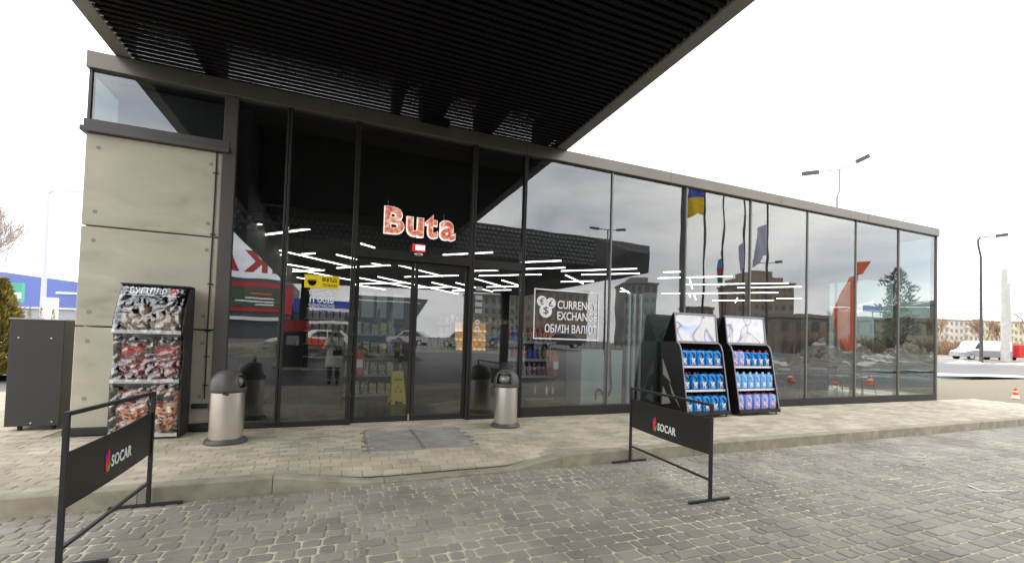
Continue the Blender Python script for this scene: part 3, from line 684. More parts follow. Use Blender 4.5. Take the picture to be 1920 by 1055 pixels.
def rack(x0, w, side, label, rows, decor):
    t = thing('fluid_rack', label, 'display rack', (x0, 0, 0), 0, 'black racks of blue washer fluid by the glass')
    yb = -.04
    prof = [(yb, .07), (-.78, .07), (-.80, .12), (-.60, 1.22), (-.56, 1.32), (-.48, 1.38), (yb, 1.38)]
    top = [(yb-.05, 1.381), (-.47, 1.381), (-.40, 1.92), (-.36, 1.93)]
    for x in (0, w-.018):
        q = MB().prism(prof, fx, x, x+.018).build('side_panel', m_blackgl, t)
        MB().prism(top, fx, x+.002, x+.016).build('header_side', m_matt, t)
        g = MB(); fr = [(-.80, .12), (-.60, 1.22), (-.56, 1.32), (-.48, 1.38), (-.40, 1.925)]
        for (a, b), (c, d_) in zip(fr, fr[1:]): g.bar((x+.009, a-.004, b), (x+.009, c-.004, d_), .02, .016)
        g.build('edge_trim', m_pole, q)
        if x == 0 and decor:
            for pl in ([(-.10, 1.05), (-.36, .60), (-.13, .74)], [(-.13, .52), (-.36, .22), (-.10, .16)], [(-.30, .62), (-.62, .16), (-.38, .42)]):
                MB().prism(pl, fx, -.004, -.001).build('grey_triangle', m_tri, q)
    MB().box(.018, w-.018, yb-.02, yb, .07, 1.38).build('back_panel', m_matt, t)
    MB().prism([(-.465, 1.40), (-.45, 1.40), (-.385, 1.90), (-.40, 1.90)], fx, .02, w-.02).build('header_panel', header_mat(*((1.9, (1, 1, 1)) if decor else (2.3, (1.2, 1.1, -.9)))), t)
    MB().box(.0, w, -.415, -.36, 1.905, 1.935).build('header_cap', m_pole, t)
    MB().box(.016, w-.016, -.50, -.47, 1.355, 1.398).build('header_ledge', m_pole, t)
    MB().box(.018, w-.018, -.79, yb-.02, .07, .10).build('base', m_black, t)
    MB().box(-.005, w+.005, -.83, -.80, .05, .12).build('base_bar', m_frame, t)
    for x in (.05, w-.07): MB().box(x, x+.02, -.79, -.77, 0, .069).build('foot', m_black, t)
    for k, (z, dep) in enumerate(((.10, -.77), (.50, -.69), (.935, -.61))):
        if k: s_ = MB().box(.02, w-.02, dep, yb-.022, z-.02, z).build('shelf', m_black, t); MB().box(.02, w-.02, dep-.012, dep-.001, z-.035, z+.004).build('shelf_edge', m_shelf, s_)
        kinds = rows[k]; n = len(kinds)
        for i, kd in enumerate(kinds):
            for b in range(2):
                nm = {'wave': 'blue curved canister with black grip', 'flat': 'light blue flat canister', 'violet': 'violet canister with red cap', 'slim': 'slim blue bottle'}[kd]
                rn = ('bottom', 'middle', 'top')[k]; bk = ('front', 'back')[b]
                put(kd, x0+.10+(w-.2)*i/(n-1), dep+.075+b*.14, z+.001, f'{nm} in the {bk} row, {rn} shelf of the {side} rack', f'{bk} row {rn} shelf of the {side} fluid rack, {nm}')
m_tri = mat('grey_facets', (.30, .29, .27), .5)
rack(5.85, 1.02, 'left', 'black rack of blue washer fluid canisters, left one of the pair by the glass', [['wave']*5, ['slim', 'slim', 'wave', 'wave', 'wave'], ['wave']*5], True)
rack(7.11, 1.07, 'right', 'black rack of mixed blue and violet fluid canisters, right one of the pair', [['violet']*5, ['flat']*6, ['violet', 'violet', 'slim', 'slim', 'slim', 'slim']], False)

# ------------------------------------------------------------------ traffic cones
def cone():
    t = thing('traffic_cone', 'x', 'traffic cone', (0, 0, 0), 0, 'orange traffic cones on the forecourt')
    MB().box(-.15, .15, -.15, .15, 0, .025).build('cone_base', m_orange, t, bevel=.01)
    MB().lathe([(.125, .024), (.10, .12), (.062, .30), (.03, .48), (.001, .49)], n=24).build('cone_body', m_orange, t, smooth=True)
    MB().lathe([(.0915, .17), (.0705, .27)], n=24).build('white_band', m_white, t, smooth=True)
    MB().lathe([(.052, .36), (.044, .40)], n=24).build('white_band', m_white, t, smooth=True)
    return t
c0 = cone(); c0.location = (18.6, -.36, -.15); c0['label'] = 'orange traffic cone with white bands at the right edge, past the building'
dup(c0, (17.78, -6.26, -.15), 0, 'orange traffic cone reflected in the glass right of the fluid racks, leftmost of three')
dup(c0, (15.34, -2.75, -.15), .3, 'orange traffic cone reflected in the glass, nearest and lowest of three')
dup(c0, (20.83, -4.87, -.15), .5, 'orange traffic cone reflected in the glass, rightmost of three')

# ------------------------------------------------------------------ shop interior
def prism_y(poly, d0, d1): return MB().prism(poly, lambda u, v, d: (u, d, v), d0, d1)
def extinguisher(x, y, z, lab):
    t = thing('fire_extinguisher', lab, 'fire extinguisher', (x, y, z), 0, 'red fire extinguishers in the shop')
    MB().lathe([(.06, 0), (.085, .015), (.085, .38), (.07, .43), (.03, .455), (.025, .48)], n=24).build('cylinder', m_red, t, smooth=True)
    MB().box(-.03, .05, -.02, .02, .48, .53).bar((0, 0, .54), (.11, 0, .58), .02, .012).build('valve', m_black, t)
    MB().path([(.03, 0, .5), (.12, 0, .46), (.11, -.02, .3), (.1, -.03, .1)], .012, 8).build('hose', m_rubber, t)
    MB().prism([(-.05, .15), (.05, .15), (.05, .3), (-.05, .3)], lambda u, v, d: (u, -.0855+d-.0, v), -.004, .003).build('label', m_white, t)
def goods(x, y, z, w, d, h, m, lab, grp, kind='box'):
    t = thing('packet' if kind == 'box' else 'bottle', lab, 'packet' if kind == 'box' else 'bottle', (x, y, z), random.uniform(-.2, .2), grp)
    if kind == 'box':
        MB().add([(-w/2, -d/2, 0), (w/2, -d/2, 0), (w/2, d/2, 0), (-w/2, d/2, 0), (-w*.46, -d/2.4, h*.5), (w*.46, -d/2.4, h*.5), (w*.46, d/2.4, h*.5), (-w*.46, d/2.4, h*.5), (-w/2, -.004, h), (w/2, -.004, h), (w/2, .004, h), (-w/2, .004, h)],
            [(0, 3, 2, 1), (0, 1, 5, 4), (1, 2, 6, 5), (2, 3, 7, 6), (3, 0, 4, 7), (4, 5, 9, 8), (5, 6, 10, 9), (6, 7, 11, 10), (7, 4, 8, 11), (8, 9, 10, 11)]).build('packet_body', m, t)
    else:
        MB().lathe([(w/2, 0), (w/2, h*.62), (w*.18, h*.8), (w*.18, h*.95)], n=12).build('bottle_body', m, t, smooth=True)
        MB().cyl((0, 0, h*.95), (0, 0, h), w*.2, n=10).build('cap', random.choice((m_capr, m_cap, m_capw)), t)
pal = [ramp_mat('pack_%d' % i, 16+3*i, [(.38, tuple(k*.35 for k in c)), (.45, c), (.53, tuple(min(1, k*1.5+.05) for k in c)), (.58, (.75, .72, .62)), (.66, (.5, .12+.05*i, .06))], .35, 2, .6) for i, c in enumerate([(.55, .05, .05), (.6, .45, .08), (.12, .25, .08), (.6, .58, .5), (.25, .12, .06), (.1, .15, .4), (.5, .25, .1), (.35, .35, .1)])]
def shelving(x0, x1, y0, y1, zs, name, lab, cat, top=None, m=m_black):
    t = thing(name, lab, cat, (x0, y0, 0))
    w, d = x1-x0, y1-y0
    for z in zs: s = MB().box(.022, w-.022, 0, d-.022, z-.03, z).build('shelf', m, t); MB().box(.022, w-.022, -.012, -.001, z-.045, z+.005).build('price_strip', m_grey, s)
    for x in (0, w-.02): MB().box(x, x+.02, -.005, d, 0, top or zs[-1]+.4).build('side_panel', m, t)
    MB().box(.0, w, d-.02, d-.001, .0, top or zs[-1]+.4).build('back_panel', m, t)
    return t
rows3 = ('bottom', 'second', 'third', 'fourth', 'top')
shelving(.12, 1.32, 2.6, 3.1, (.12, .52, .95, 1.35), 'snack_shelf', 'low dark shelf unit of snack packets seen through the left door', 'shelf unit', 1.7)
for k, z in enumerate((.12, .52, .95, 1.35)):
    for i in range(7):
        goods(.22+i*.165, 2.70, z+.001, .13, .08, random.uniform(.2, .27), random.choice(pal), f'small coloured snack packet on the {rows3[k]} shelf behind the left door', f'snack packets on the {rows3[k]} shelf behind the left door')
extinguisher(.38, 1.35, .60, 'red fire extinguisher seen through the left door beside the snack shelf')
extinguisher(3.98, .86, .62, 'red fire extinguisher hanging at the drinks shelf behind the currency sticker')
# wet floor sign
T = thing('wet_floor_sign', 'yellow folding wet floor board standing inside the left door', 'floor sign', (1.12, 2.0, .012), R(8))
for s in (-1, 1):
    p = MB().add([(-.14, s*.16, 0), (-.08, s*.16, 0), (-.06, s*.15, .06), (.06, s*.15, .06), (.08, s*.16, 0), (.14, s*.16, 0), (.11, s*.01, .62), (-.11, s*.01, .62),
                  (-.14, s*.16+.012, 0), (-.08, s*.16+.012, 0), (-.06, s*.15+.012, .06), (.06, s*.15+.012, .06), (.08, s*.16+.012, 0), (.14, s*.16+.012, 0), (.11, s*.01+.012, .62), (-.11, s*.01+.012, .62)],
        [(0, 1, 2, 3, 4, 5, 6, 7), (15, 14, 13, 12, 11, 10, 9, 8)]+[(i, i+8, (i+1) % 8+8, (i+1) % 8) for i in range(8)]).build('sign_panel', m_yellow, T)
    if s < 0:
        k = lambda u, v, d: (u, -.16+.15*v/.62-.004-d, v)
        MB().prism([(-.07, .22), (.07, .22), (0, .36)], k, 0, .003).build('warning_triangle', m_matt, p); MB().prism([(-.055, .228), (.055, .228), (0, .34)], k, .0032, .0042).build('triangle_fill', m_yellow, p)
        MB().prism([(-.07, .45), (.07, .45), (.07, .47), (-.07, .47)], k, 0, .003).build('text_bar', m_matt, p)
# drinks shelf by the glass, text poster under it
shelving(3.05, 4.12, 1.05, 1.5, (.62, .95, 1.3), 'drinks_shelf', 'dark shelf of soft drink bottles behind the glass right of the doors', 'shelf unit', 1.62)
for k, z in enumerate((.62, .95, 1.3)):
    for i in range(9):
        goods(3.13+i*.11, 1.16, z+.001, .085, .08, .26, random.choice([pal[0], pal[5], pal[2], m_red, m_blue2, pal[4]]), f'coloured drink bottle on the {("bottom", "middle", "top")[k]} shelf right of the doors', f'drink bottles on the {("bottom", "middle", "top")[k]} shelf right of the doors', 'b')
T = thing('wine_poster', 'dark poster with small bottles and lettering low behind the glass', 'poster', (0, 0, 0))
MB().box(3.02, 3.85, .16, .17, .16, .62).build('poster_sheet', mat('dark_poster', (.02, .018, .02), .5), T)
text('lettering', 'AZGRANATA', m_grey, T, face_y(.157), 3.10, 3.66, .265, .30, .002)
for i, x in enumerate((3.28, 3.5, 3.62)): MB().prism([(x-.02, .36), (x+.02, .36), (x+.02, .46), (x+.007, .49), (x+.007, .54), (x-.007, .54), (x-.007, .49), (x-.02, .46)], lambda u, v, d: (u, .156+d, v), 0, .002).build('bottle_picture', pal[(i*3) % 8], T)
# fridge back
T = thing('drinks_fridge', 'pale grey fridge back with a looped hose standing behind the glass', 'fridge', (4.28, .30, .012))
m_fr = mat('fridge_grey', (.48, .54, .58), .4)
MB().box(0, .92, 0, .62, .12, 1.16).build('fridge_body', m_fr, T, bevel=.01)
g = MB(); [g.box(.03, .89, -.006, .0, .02+.03*i, .035+.03*i) for i in range(4)]
g.build('vent_grille', m_pole, T); MB().box(.0, .92, .001, .6, 0, .118).build('plinth', m_frame, T)
MB().path([(.62, -.02, 1.16), (.64, -.02, .75), (.66, -.02, .42), (.6, -.02, .27), (.5, -.02, .27), (.44, -.02, .38), (.38, -.02, .42), (.32, -.02, .36), (.32, -.02, .2)], .016, 8).build('hose', m_rubber, T, smooth=True)
T = thing('column_panels', 'narrow pale vertical panels between fridge and fluid racks inside the glass', 'panel', (5.32, .3, .012))
for x in (0, .12, .27): MB().box(x, x+.05, 0, .04, 0, 2.3).build('strip', m_fr, T)
MB().box(.36, 1.3, .02, .06, .1, 2.35).build('wide_panel', mat('grey_green_panel', (.10, .12, .11), .5), T)
# serving counter with warm lit pastry case
T = thing('serving_counter', 'long dark serving counter at the back of the shop', 'counter', (1.75, 4.2, .012))
MB().box(0, 3.6, 0, .7, 0, .92).build('counter_body', mat('counter_front', (.025, .024, .023), .4), T); MB().box(-.03, 3.63, -.04, .74, .925, .965).build('counter_top', m_grey, T)
m_pastry_glow = mat('pastry', (.65, .33, .08), .6, n=(14, .4), emit=((1, .55, .16), .9))  # buns emit to stand in for the warm case lighting
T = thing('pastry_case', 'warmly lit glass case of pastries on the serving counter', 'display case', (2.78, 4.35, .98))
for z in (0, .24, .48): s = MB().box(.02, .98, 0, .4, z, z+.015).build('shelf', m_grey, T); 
MB().box(0, 1.0, .41, .43, 0, .75).build('lit_back', mat('glowing_back', (.5, .3, .12), .6, emit=((1, .55, .18), .35), n=(3, .5)), T)  # back panel glows in place of lamps in the case
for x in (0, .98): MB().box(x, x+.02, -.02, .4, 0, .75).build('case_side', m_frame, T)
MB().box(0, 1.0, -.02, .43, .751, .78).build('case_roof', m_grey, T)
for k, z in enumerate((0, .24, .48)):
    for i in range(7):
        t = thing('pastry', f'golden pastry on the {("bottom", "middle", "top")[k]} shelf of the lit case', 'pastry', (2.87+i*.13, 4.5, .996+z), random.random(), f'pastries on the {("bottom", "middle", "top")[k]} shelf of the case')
        MB().ball((0, 0, .035), .05, 10, 6, 1.1, .8, .7).build('bun', m_pastry_glow, t, smooth=True)
for i in range(12):
    goods(1.9+i*.085, 4.4, .98, .06, .06, .3, random.choice([pal[4], pal[2], pal[3], pal[6]]), 'slim bottle on the serving counter left of the lit case', 'bottles on the serving counter', 'b')
for i in range(9):
    goods(4.05+i*.12, 4.4, .98, .1, .08, .2, random.choice([pal[1], pal[6], pal[0], pal[7]]), 'coloured packet on the serving counter right of the lit case', 'packets on the serving counter')
# white posters with big flask pictures
T = thing('hanging_poster', 'row of tall white posters hanging at the back left of the shop', 'poster', (0, 5.2, 0))
for x0, x1 in ((.54, .84), (.92, 1.16), (1.32, 1.60)): MB().box(x0, x1, 0, .01, 1.15, 2.42).build('white_sheet', mat('poster_white', (.62, .62, .64), .6, n=(3, .08)), T)
for x, m_, lab in ((.79, mat('amber_flask', (.22, .05, .02), .3), 'amber'), (1.05, pal[4], 'brown')):
    T = thing('flask_bottle', f'big {lab} flask shaped bottle on top of the snack shelf', 'bottle', (x+.0, 2.85, 1.352))
    MB().lathe([(.11, 0), (.12, .05), (.12, .16), (.06, .28), (.03, .34), (.025, .5), (.03, .52)], n=20).build('bottle_glass', m_, T, smooth=True)
    MB().box(-.06, .06, -.128, -.121, .03, .15).build('label', pal[1], T)
T = thing('display_column', 'slim black display column with rounded head inside the left door', 'display column', (1.12, 2.2, .012))
MB().box(-.05, .05, -.05, .05, 0, 1.42).build('column', m_matt, T, bevel=.01); MB().ball((0, 0, 1.52), .09, 14, 9).build('rounded_head', m_matt, T, smooth=True)
# back wall shelving left + right
for (x0, x1, nm) in ((-1.0, .9, 'left'), (3.2, 6.4, 'right')):
    shelving(x0, x1, 8.6, 9.0, (.2, .6, 1.0, 1.4, 1.8), 'wall_shelf', f'tall goods shelf along the {nm} part of the back wall', 'shelf unit', 2.2)
    for k, z in enumerate((1.0, 1.4, 1.8)):
        for i in range(int((x1-x0)/.2)-1):
            goods(x0+.15+i*.2, 8.72, z+.001, .15, .1, random.uniform(.2, .32), random.choice(pal), f'packet on the {("third", "fourth", "top")[k]} level of the {nm} back wall shelf', f'packets on the {("third", "fourth", "top")[k]} level of the {nm} back shelf')
# cafe corner: high stools and tables
def stool(x, y, rz, first=None):
    if first: return dup(first, (x, y, .012), rz)
    t = thing('cafe_chair', 'dark thin legged cafe chair just inside the right hand glass', 'chair', (x, y, .012), rz, 'cafe chairs inside the right hand glass')
    MB().box(-.2, .2, -.2, .2, .44, .47).build('seat', m_frame, t, bevel=.01)
    MB().box(-.19, .19, .185, .2, .62, .85).build('backrest', m_frame, t, bevel=.006)
    for sx, sy in ((-1, -1), (1, -1), (-1, 1), (1, 1)): MB().cyl((sx*.16, sy*.16, .44), (sx*.23, sy*.23, 0), .012, n=8).build('leg', m_black, t)
    for sx in (-1, 1): MB().cyl((sx*.17, .19, .44), (sx*.17, .2, .62), .01, n=8).build('back_post', m_black, t)
    return t
s0 = stool(10.2, .75, .2)
for x, y, r in ((10.9, .7, -.3), (11.7, .9, .4), (12.4, .75, 0), (13.6, .9, -.2), (9.4, .9, .1), (11.3, 2.2, 2.8), (12.9, 2.3, 3.3)): stool(x, y, r, s0)
for x, lab in ((11.0, 'left'), (12.8, 'right')):
    T = thing('cafe_table', f'small round cafe table inside the right hand glass, {lab} of two', 'table', (x, 1.5, .012))
    MB().cyl((0, 0, .72), (0, 0, .745), .38, n=28).build('tabletop', m_fr, T); MB().cyl((0, 0, .02), (0, 0, .72), .03, n=10).build('column', m_black, T); MB().cyl((0, 0, 0), (0, 0, .02), .22, n=24).build('base', m_black, T)

# ------------------------------------------------------------------ plants
def leafmat(n, c, a=.35): return mat(n, c, .8, n=(3, a), isl=.35)
m_thuja = leafmat('thuja_foliage', (.27, .22, .05)); m_brush = leafmat('brown_twigs', (.33, .21, .12), .25); m_twig = leafmat('grey_twigs', (.20, .15, .11), .2)
def thuja(x, y, h, r, lab, grp=None, n=2600, rounded=False):
    t = thing('thuja_tree', lab, 'evergreen', (x, y, 0), random.random()*6, grp)
    MB().cyl((0, 0, 0), (0, 0, h*.8), .05*r/.5, .01, 8).build('trunk', m_bark, t)
    g = MB()
    for i in range(n):
        z = random.random()**1.25*h*.97+.02; a = random.random()*2*pi
        prof = (1-(z/h)**1.3)*r*(.9+.28*sin(a*3+z*5)+.18*sin(a*7-z*9)); rr = prof*(.45+.6*random.random()**.6)
        if rounded: rr *= (.55+.75*sin(pi*min(1, z/h*1.02))**.6)/max(.12, 1-(z/h)**1.3)*(.85+.3*sin(z*2.3+a))*min(1, (1-z/h)*6+.25)
        c = Vector((rr*cos(a), rr*sin(a), z)); s = r*.13*random.uniform(.6, 1.3)
        out_ = Vector((cos(a), sin(a), .9)).normalized(); sd = out_.cross(Vector((random.uniform(-1, 1), random.uniform(-1, 1), random.uniform(-.4, .4)))).normalized()*s*.45
        o = len(g.v); g.v += [tuple(c-sd), tuple(c+sd), tuple(c+out_*s*1.7+sd*.3), tuple(c+out_*s*1.7-sd*.3)]; g.f.append((o, o+1, o+2, o+3))
    g.build('crown', m_thuja, t, recalc=False)
thuja(-8.15, 9.0, 2.5, .62, 'brown green thuja at the far left edge behind the dark cabinet', n=5200)
thuja(-8.6, 8.2, 1.7, .75, 'lower bushy thuja at the very left edge of the photo', n=3000)
for i, (x, y) in enumerate(((-11.24, 16.9), (-10.82, 16.73), (-10.39, 16.55))):
    thuja(x, y, 2.05-.03*i, .19, ('first', 'second', 'third')[i]+' small pointed thuja from the left above the dark cabinet', 'small pointed thujas in a row', 900)
def branches(g, p, d, ln, r, depth, spread=.5, up=.12, kids=3):
    q = p+d*ln; g.cyl(p, q, r, r*.62, 5, False)
    if depth == 0: return
    for k in range(kids):
        nd = (d+Vector((random.uniform(-1, 1), random.uniform(-1, 1), random.uniform(-.5, .9)))*spread+Vector((0, 0, up))).normalized()
        branches(g, q if k else q, nd, ln*random.uniform(.62, .85), r*.6, depth-1, spread, up, kids)
    nd = (d+Vector((random.uniform(-1, 1), random.uniform(-1, 1), 0))*.25).normalized(); branches(g, p+d*ln*.6, (nd+Vector((random.uniform(-1, 1), random.uniform(-1, 1), .2))*.6).normalized(), ln*.6, r*.5, depth-1, spread, up, kids)
def baretree(x, y, z, h, lab, m=None, depth=5, spread=.5, grp=None, th=1):
    t = thing('bare_tree', lab, 'tree', (x, y, z), 0, grp)
    MB().cyl((0, 0, 0), (0, 0, h*.28), h*.02*th, h*.016*th, 8).build('trunk', m or m_bark, t)
    g = MB()
    for k in range(3): branches(g, Vector((0, 0, h*(.2+.04*k))), Vector((random.uniform(-.5, .5), random.uniform(-.5, .5), 1)).normalized(), h*.22, h*.011*th, depth, spread)
    g.build('crown', m or m_bark, t, recalc=False)
m_palebark = mat('pale_bark', (.46, .38, .34), .9)
random.seed(11)
baretree(-20.6, 31.5, 0, 9.2, 'bare pale tree at the left edge above the blue building', m_palebark, 5, .55, th=.8)
# ------------------------------------------------------------------ left background
T = thing('blue_building', 'long blue clad building with white lettering behind the left end of the shop', 'building', (0, 0, 0))
m_bb = mat('blue_cladding', (.12, .17, .46), .5, n=(.15, .1))
A = Vector((-52, 79, 0)); Bv = Vector((-26, 68.5, 0)); dd = (Bv-A).normalized(); nn = Vector((-dd.y, dd.x, 0)); ln = (Bv-A).length
def wallbox(a, d_, u0, u1, t0, t1, z0, z1, nrm):
    g = MB(); vs = [a+d_*u+nrm*t+Vector((0, 0, z)) for z in (z0, z1) for u, t in ((u0, t0), (u1, t0), (u1, t1), (u0, t1))]
    return g.add(vs, [(0, 3, 2, 1), (4, 5, 6, 7), (0, 1, 5, 4), (1, 2, 6, 5), (2, 3, 7, 6), (3, 0, 4, 7)])
g = MB(); vs = [A+dd*u+nn*t+Vector((0, 0, z)) for u, t, z in ((0, 0, 3.5), (ln, 0, 3.5), (ln, 12, 3.5), (0, 12, 3.5), (0, 0, 9.2), (ln, 0, 6.3), (ln, 12, 6.3), (0, 12, 9.2))]
g.add(vs, [(0, 3, 2, 1), (4, 5, 6, 7), (0, 1, 5, 4), (1, 2, 6, 5), (2, 3, 7, 6), (3, 0, 4, 7)]).build('blue_cladding', m_bb, T)
wallbox(A, dd, 0, ln, .2, 11, -.1, 3.3, nn).build('ground_floor', mat('grey_base', (.35, .36, .38), .6), T)
wallbox(A, dd, 0, ln, -.1, .4, 3.32, 3.5, nn).build('white_edge', m_white, T)
wallbox(A, dd, 19.1, 23.5, -.12, -.02, 5.35, 5.6, nn).build('white_letter_strip', m_white, T)
T = thing('green_billboard', 'green and white billboard rising above the thujas at the far left', 'billboard', (-19.9, 33.4, 0), R(-18))
m_gb = mat('green_board', (.10, .48, .32), .5)
MB().box(-.85, .75, -.1, .1, 2.7, 4.0).build('board', m_gb, T); MB().box(-.1, .75, -.12, -.105, 2.95, 3.35).build('white_panel', m_white, T); MB().cyl((0, 0, 0), (0, 0, 2.7), .09, n=10).build('pole', m_pole, T)
m_lampw = mat('pale_pole', (.62, .58, .62), .5, .1)
T = thing('street_lamp', 'tall pale street lamp with a long bent arm behind the left end of the building', 'street lamp', (-14.95, 26.0, 0))
MB().cyl((0, 0, 0), (0, 0, 1.2), .17, .13, 10).cyl((0, 0, 1.2), (.0, -.1, 8.3), .13, .06, 10).build('pole', m_lampw, T, smooth=True)
MB().path([(0, -.1, 8.3), (.05, -.13, 8.55), (.25, -.25, 8.66), (1.7, -.85, 8.64), (2.6, -1.25, 8.64)], .045, 8).build('arm', m_lampw, T, smooth=True)
MB().box(2.5, 3.2, -1.5, -1.2, 8.6, 8.68).build('lamp_head', m_pole, T)
T = thing('switch_box', 'white electrical box on the foot of the pale street lamp', 'electrical box', (-11.65, 19.2, 0)); MB().box(-.22, .22, -.15, .15, .6, 2.5).build('box_body', m_white, T, bevel=.02); MB().box(-.23, .23, -.16, .16, .2, .59).build('box_base', m_grey, T); MB().box(-.14, -.12, -.17, -.151, 1.4, 1.6).build('handle', m_black, T)
g = MB(); random.seed(5)
for j in range(9):
    for i in range(25): g.v.append((-16+i*.5, 9+j*1.2, -.02+.14*max(0, noise.noise(Vector((i*.4, j*.5, 2)))+.25)))
for j in range(8):
    for i in range(24): a = j*25+i; g.f.append((a, a+1, a+26, a+25))
tag(g.build('snow_patch', m_snowc, smooth=True), None, None, None, 'stuff')['label'] = 'thin snow lying beside the thujas on the left'

# ------------------------------------------------------------------ vehicles
m_vglass = mat('vehicle_glass', (.05, .06, .07), .08, spec=.9)
def car(x, y, z, rz, L_, H_, W_, prof, wins, m, label, wheels, cat='car', grp=None, lower=None, lcol=(.28, .29, .31)):
    t = thing('parked_'+cat, label, cat, (x, y, z), rz, grp)
    MB().prism([(u*L_, v*H_) for u, v in prof], lambda u, v, d: (u, d, v), -W_/2, W_/2).build('body', m, t, bevel=.06)
    for wpoly in wins:
        for s in (-1, 1): MB().prism([(u*L_, v*H_) for u, v in wpoly], lambda u, v, d: (u, s*(W_/2-.005)+d, v), -.01, .015).build('side_window', m_vglass, t)
    for u in wheels:
        for s in (-1, 1):
            w = MB().cyl((u*L_, s*(W_/2-.2), .31), (u*L_, s*(W_/2+.02), .31), .32, n=20).build('wheel', m_rubber, t)
            MB().cyl((u*L_, s*(W_/2+.022), .31), (u*L_, s*(W_/2+.035), .31), .19, n=14).build('rim', m_grey, w)
    if lower: MB().prism([(u*L_, v*H_) for u, v in lower], lambda u, v, d: (u, d, v), -W_/2-.02, W_/2+.02).build('lower_panel', mat('lower_paint', lcol, .4), t, bevel=.03)
    return t
hatch = [(0, .2), (.0, .5), (.03, .56), (.22, .63), (.36, .97), (.5, 1), (.8, .97), (.95, .68), (.99, .62), (1, .2)]
hw = [[(.27, .64), (.38, .92), (.53, .94), (.53, .64)], [(.55, .64), (.55, .94), (.77, .92), (.86, .66)]]
sil = mat('silver_paint', (.62, .63, .65), .3, .4, coat=.5)
car(4.6, -39.5, .35, R(22), 4.3, 1.5, 1.75, hatch, hw, sil, 'silver hatchback reflected in the left sliding door, left of two', (.18, .82))
car(9.6, -37.8, .4, R(24), 4.4, 1.45, 1.75, hatch, hw, mat('grey_paint', (.4, .41, .43), .3, .4, coat=.5), 'grey car reflected in the right sliding door, right of two', (.18, .82))
car(13.6, -36.2, .45, R(20), 4.4, 1.45, 1.75, hatch, hw, mat('blue_grey_paint', (.25, .32, .45), .3, .4, coat=.5), 'blue grey car reflected in the side pane right of the doors', (.18, .82))
car(-3.9, -28.8, .05, R(-15), 4.2, 1.0, 1.7, [(0, .2), (0, .7), (.2, .8), (.4, 1), (.8, .95), (1, .6), (1, .2)], [], m_red, 'low red car behind the snow, reflected left of the doors', (.18, .82))
car(-3.0, -32.0, .25, R(-15), 4.0, 1.35, 1.7, hatch, hw, m_white, 'white car behind the red one, reflected left of the doors', (.18, .82))
car(19.5, -36.0, .45, R(18), 4.4, 1.5, 1.8, hatch, hw, mat('dark_paint', (.06, .06, .07), .25, .3, coat=.6), 'dark car reflected between the currency sticker and the racks', (.18, .82))
vanp = [(0, .17), (.0, .38), (.03, .46), (.17, .56), (.27, .93), (.34, 1), (.97, 1), (1, .92), (1, .17)]
car(60.2, 19.6, .55, R(-22.5), 4.9, 2.0, 1.8, vanp, [[(.20, .58), (.28, .88), (.38, .9), (.38, .58)]], m_white, 'white van with grey lower body parked beyond the right end of the building', (.14, .80), 'van', lower=[(.0, .16), (0, .4), (.2, .5), (.99, .5), (.99, .16)])
T = car(68.5, 18.6, .5, R(-22.5), 6, 1.9, 2.0, [(0, .2), (0, .95), (1, .95), (1, .2)], [], m_red, 'red vehicle with a cream panel cut off by the right edge', (.2, .8), 'truck', lower=[(.08, .38), (.08, .88), (.96, .88), (.96, .38)], lcol=(.75, .62, .38))

# ------------------------------------------------------------------ right background
T = thing('street_lamp', 'double armed street lamp rising above the roof of the shop', 'street lamp', (24.0, 8.5, -.1))
MB().cyl((0, 0, 0), (0, 0, 9.4), .09, .055, 10).build('pole', m_pole, T, smooth=True)
MB().path([(0, 0, 9.4), (.12, -.05, 9.75), (.12, -.05, 10.85)], .05, 8).build('pole_top', m_pole, T, smooth=True)
for (ax, ay, az) in ((-1.76, .7, 10.55), (1.55, -.66, 11.65)):
    a = Vector((.12, -.05, 10.85)); b = Vector((ax, ay, az)); m_ = a.lerp(b, .55)
    arm = MB().cyl(a, m_, .03, n=8).build('arm', m_pole, T)
    MB().bar(m_, b, .05, .22).build('lamp_head', m_ledge, arm)
T = thing('street_lamp', 'tall dark street lamp with a single bent arm beyond the right end of the shop', 'street lamp', (45.69, 11.63, .45))
MB().cyl((0, 0, 0), (-.1, 0, 8.3), .12, .08, 10).build('pole', m_ledge, T, smooth=True)
MB().path([(-.1, 0, 8.3), (-.45, .0, 9.1), (-.5, 0, 9.5), (-.3, -.05, 9.75)], .07, 8).build('bend', m_ledge, T, smooth=True)
MB().cyl((-.3, -.05, 9.75), (.9, -.5, 9.9), .04, n=8).build('arm', m_ledge, T); MB().bar((.9, -.5, 9.9), (1.75, -.85, 10.05), .07, .25).build('lamp_head', m_ledge, T)
m_cpole = mat('concrete_pole', (.52, .50, .46), .8, n=(2, .1))
T = thing('concrete_pole', 'tall pale concrete pole with a short lamp arm at the right edge', 'utility pole', (62.2, 16.6, .5))
MB().cyl((0, 0, 0), (-.2, 0, 9.3), .36, .24, 14).build('shaft', m_cpole, T, smooth=True); MB().cyl((-.2, 0, 9.2), (1.2, -.6, 9.75), .05, n=6).build('arm', m_pole, T)
T = thing('concrete_pole', 'shorter pale concrete pole just behind the tall one at the right edge', 'utility pole', (67.9, 18.6, .5))
MB().cyl((0, 0, 0), (-.2, 0, 8.5), .36, .28, 14).build('shaft', m_cpole, T, smooth=True)
MB().path([(.3, 0, 5.3), (.9, -.2, 5.2), (1.6, -.5, 4.7), (1.9, -.6, 4.2)], .07, 6).build('curved_arm', m_pole, T)
T = thing('overhead_wires', 'two thin overhead wires in the sky beyond the right end of the shop', 'wires')
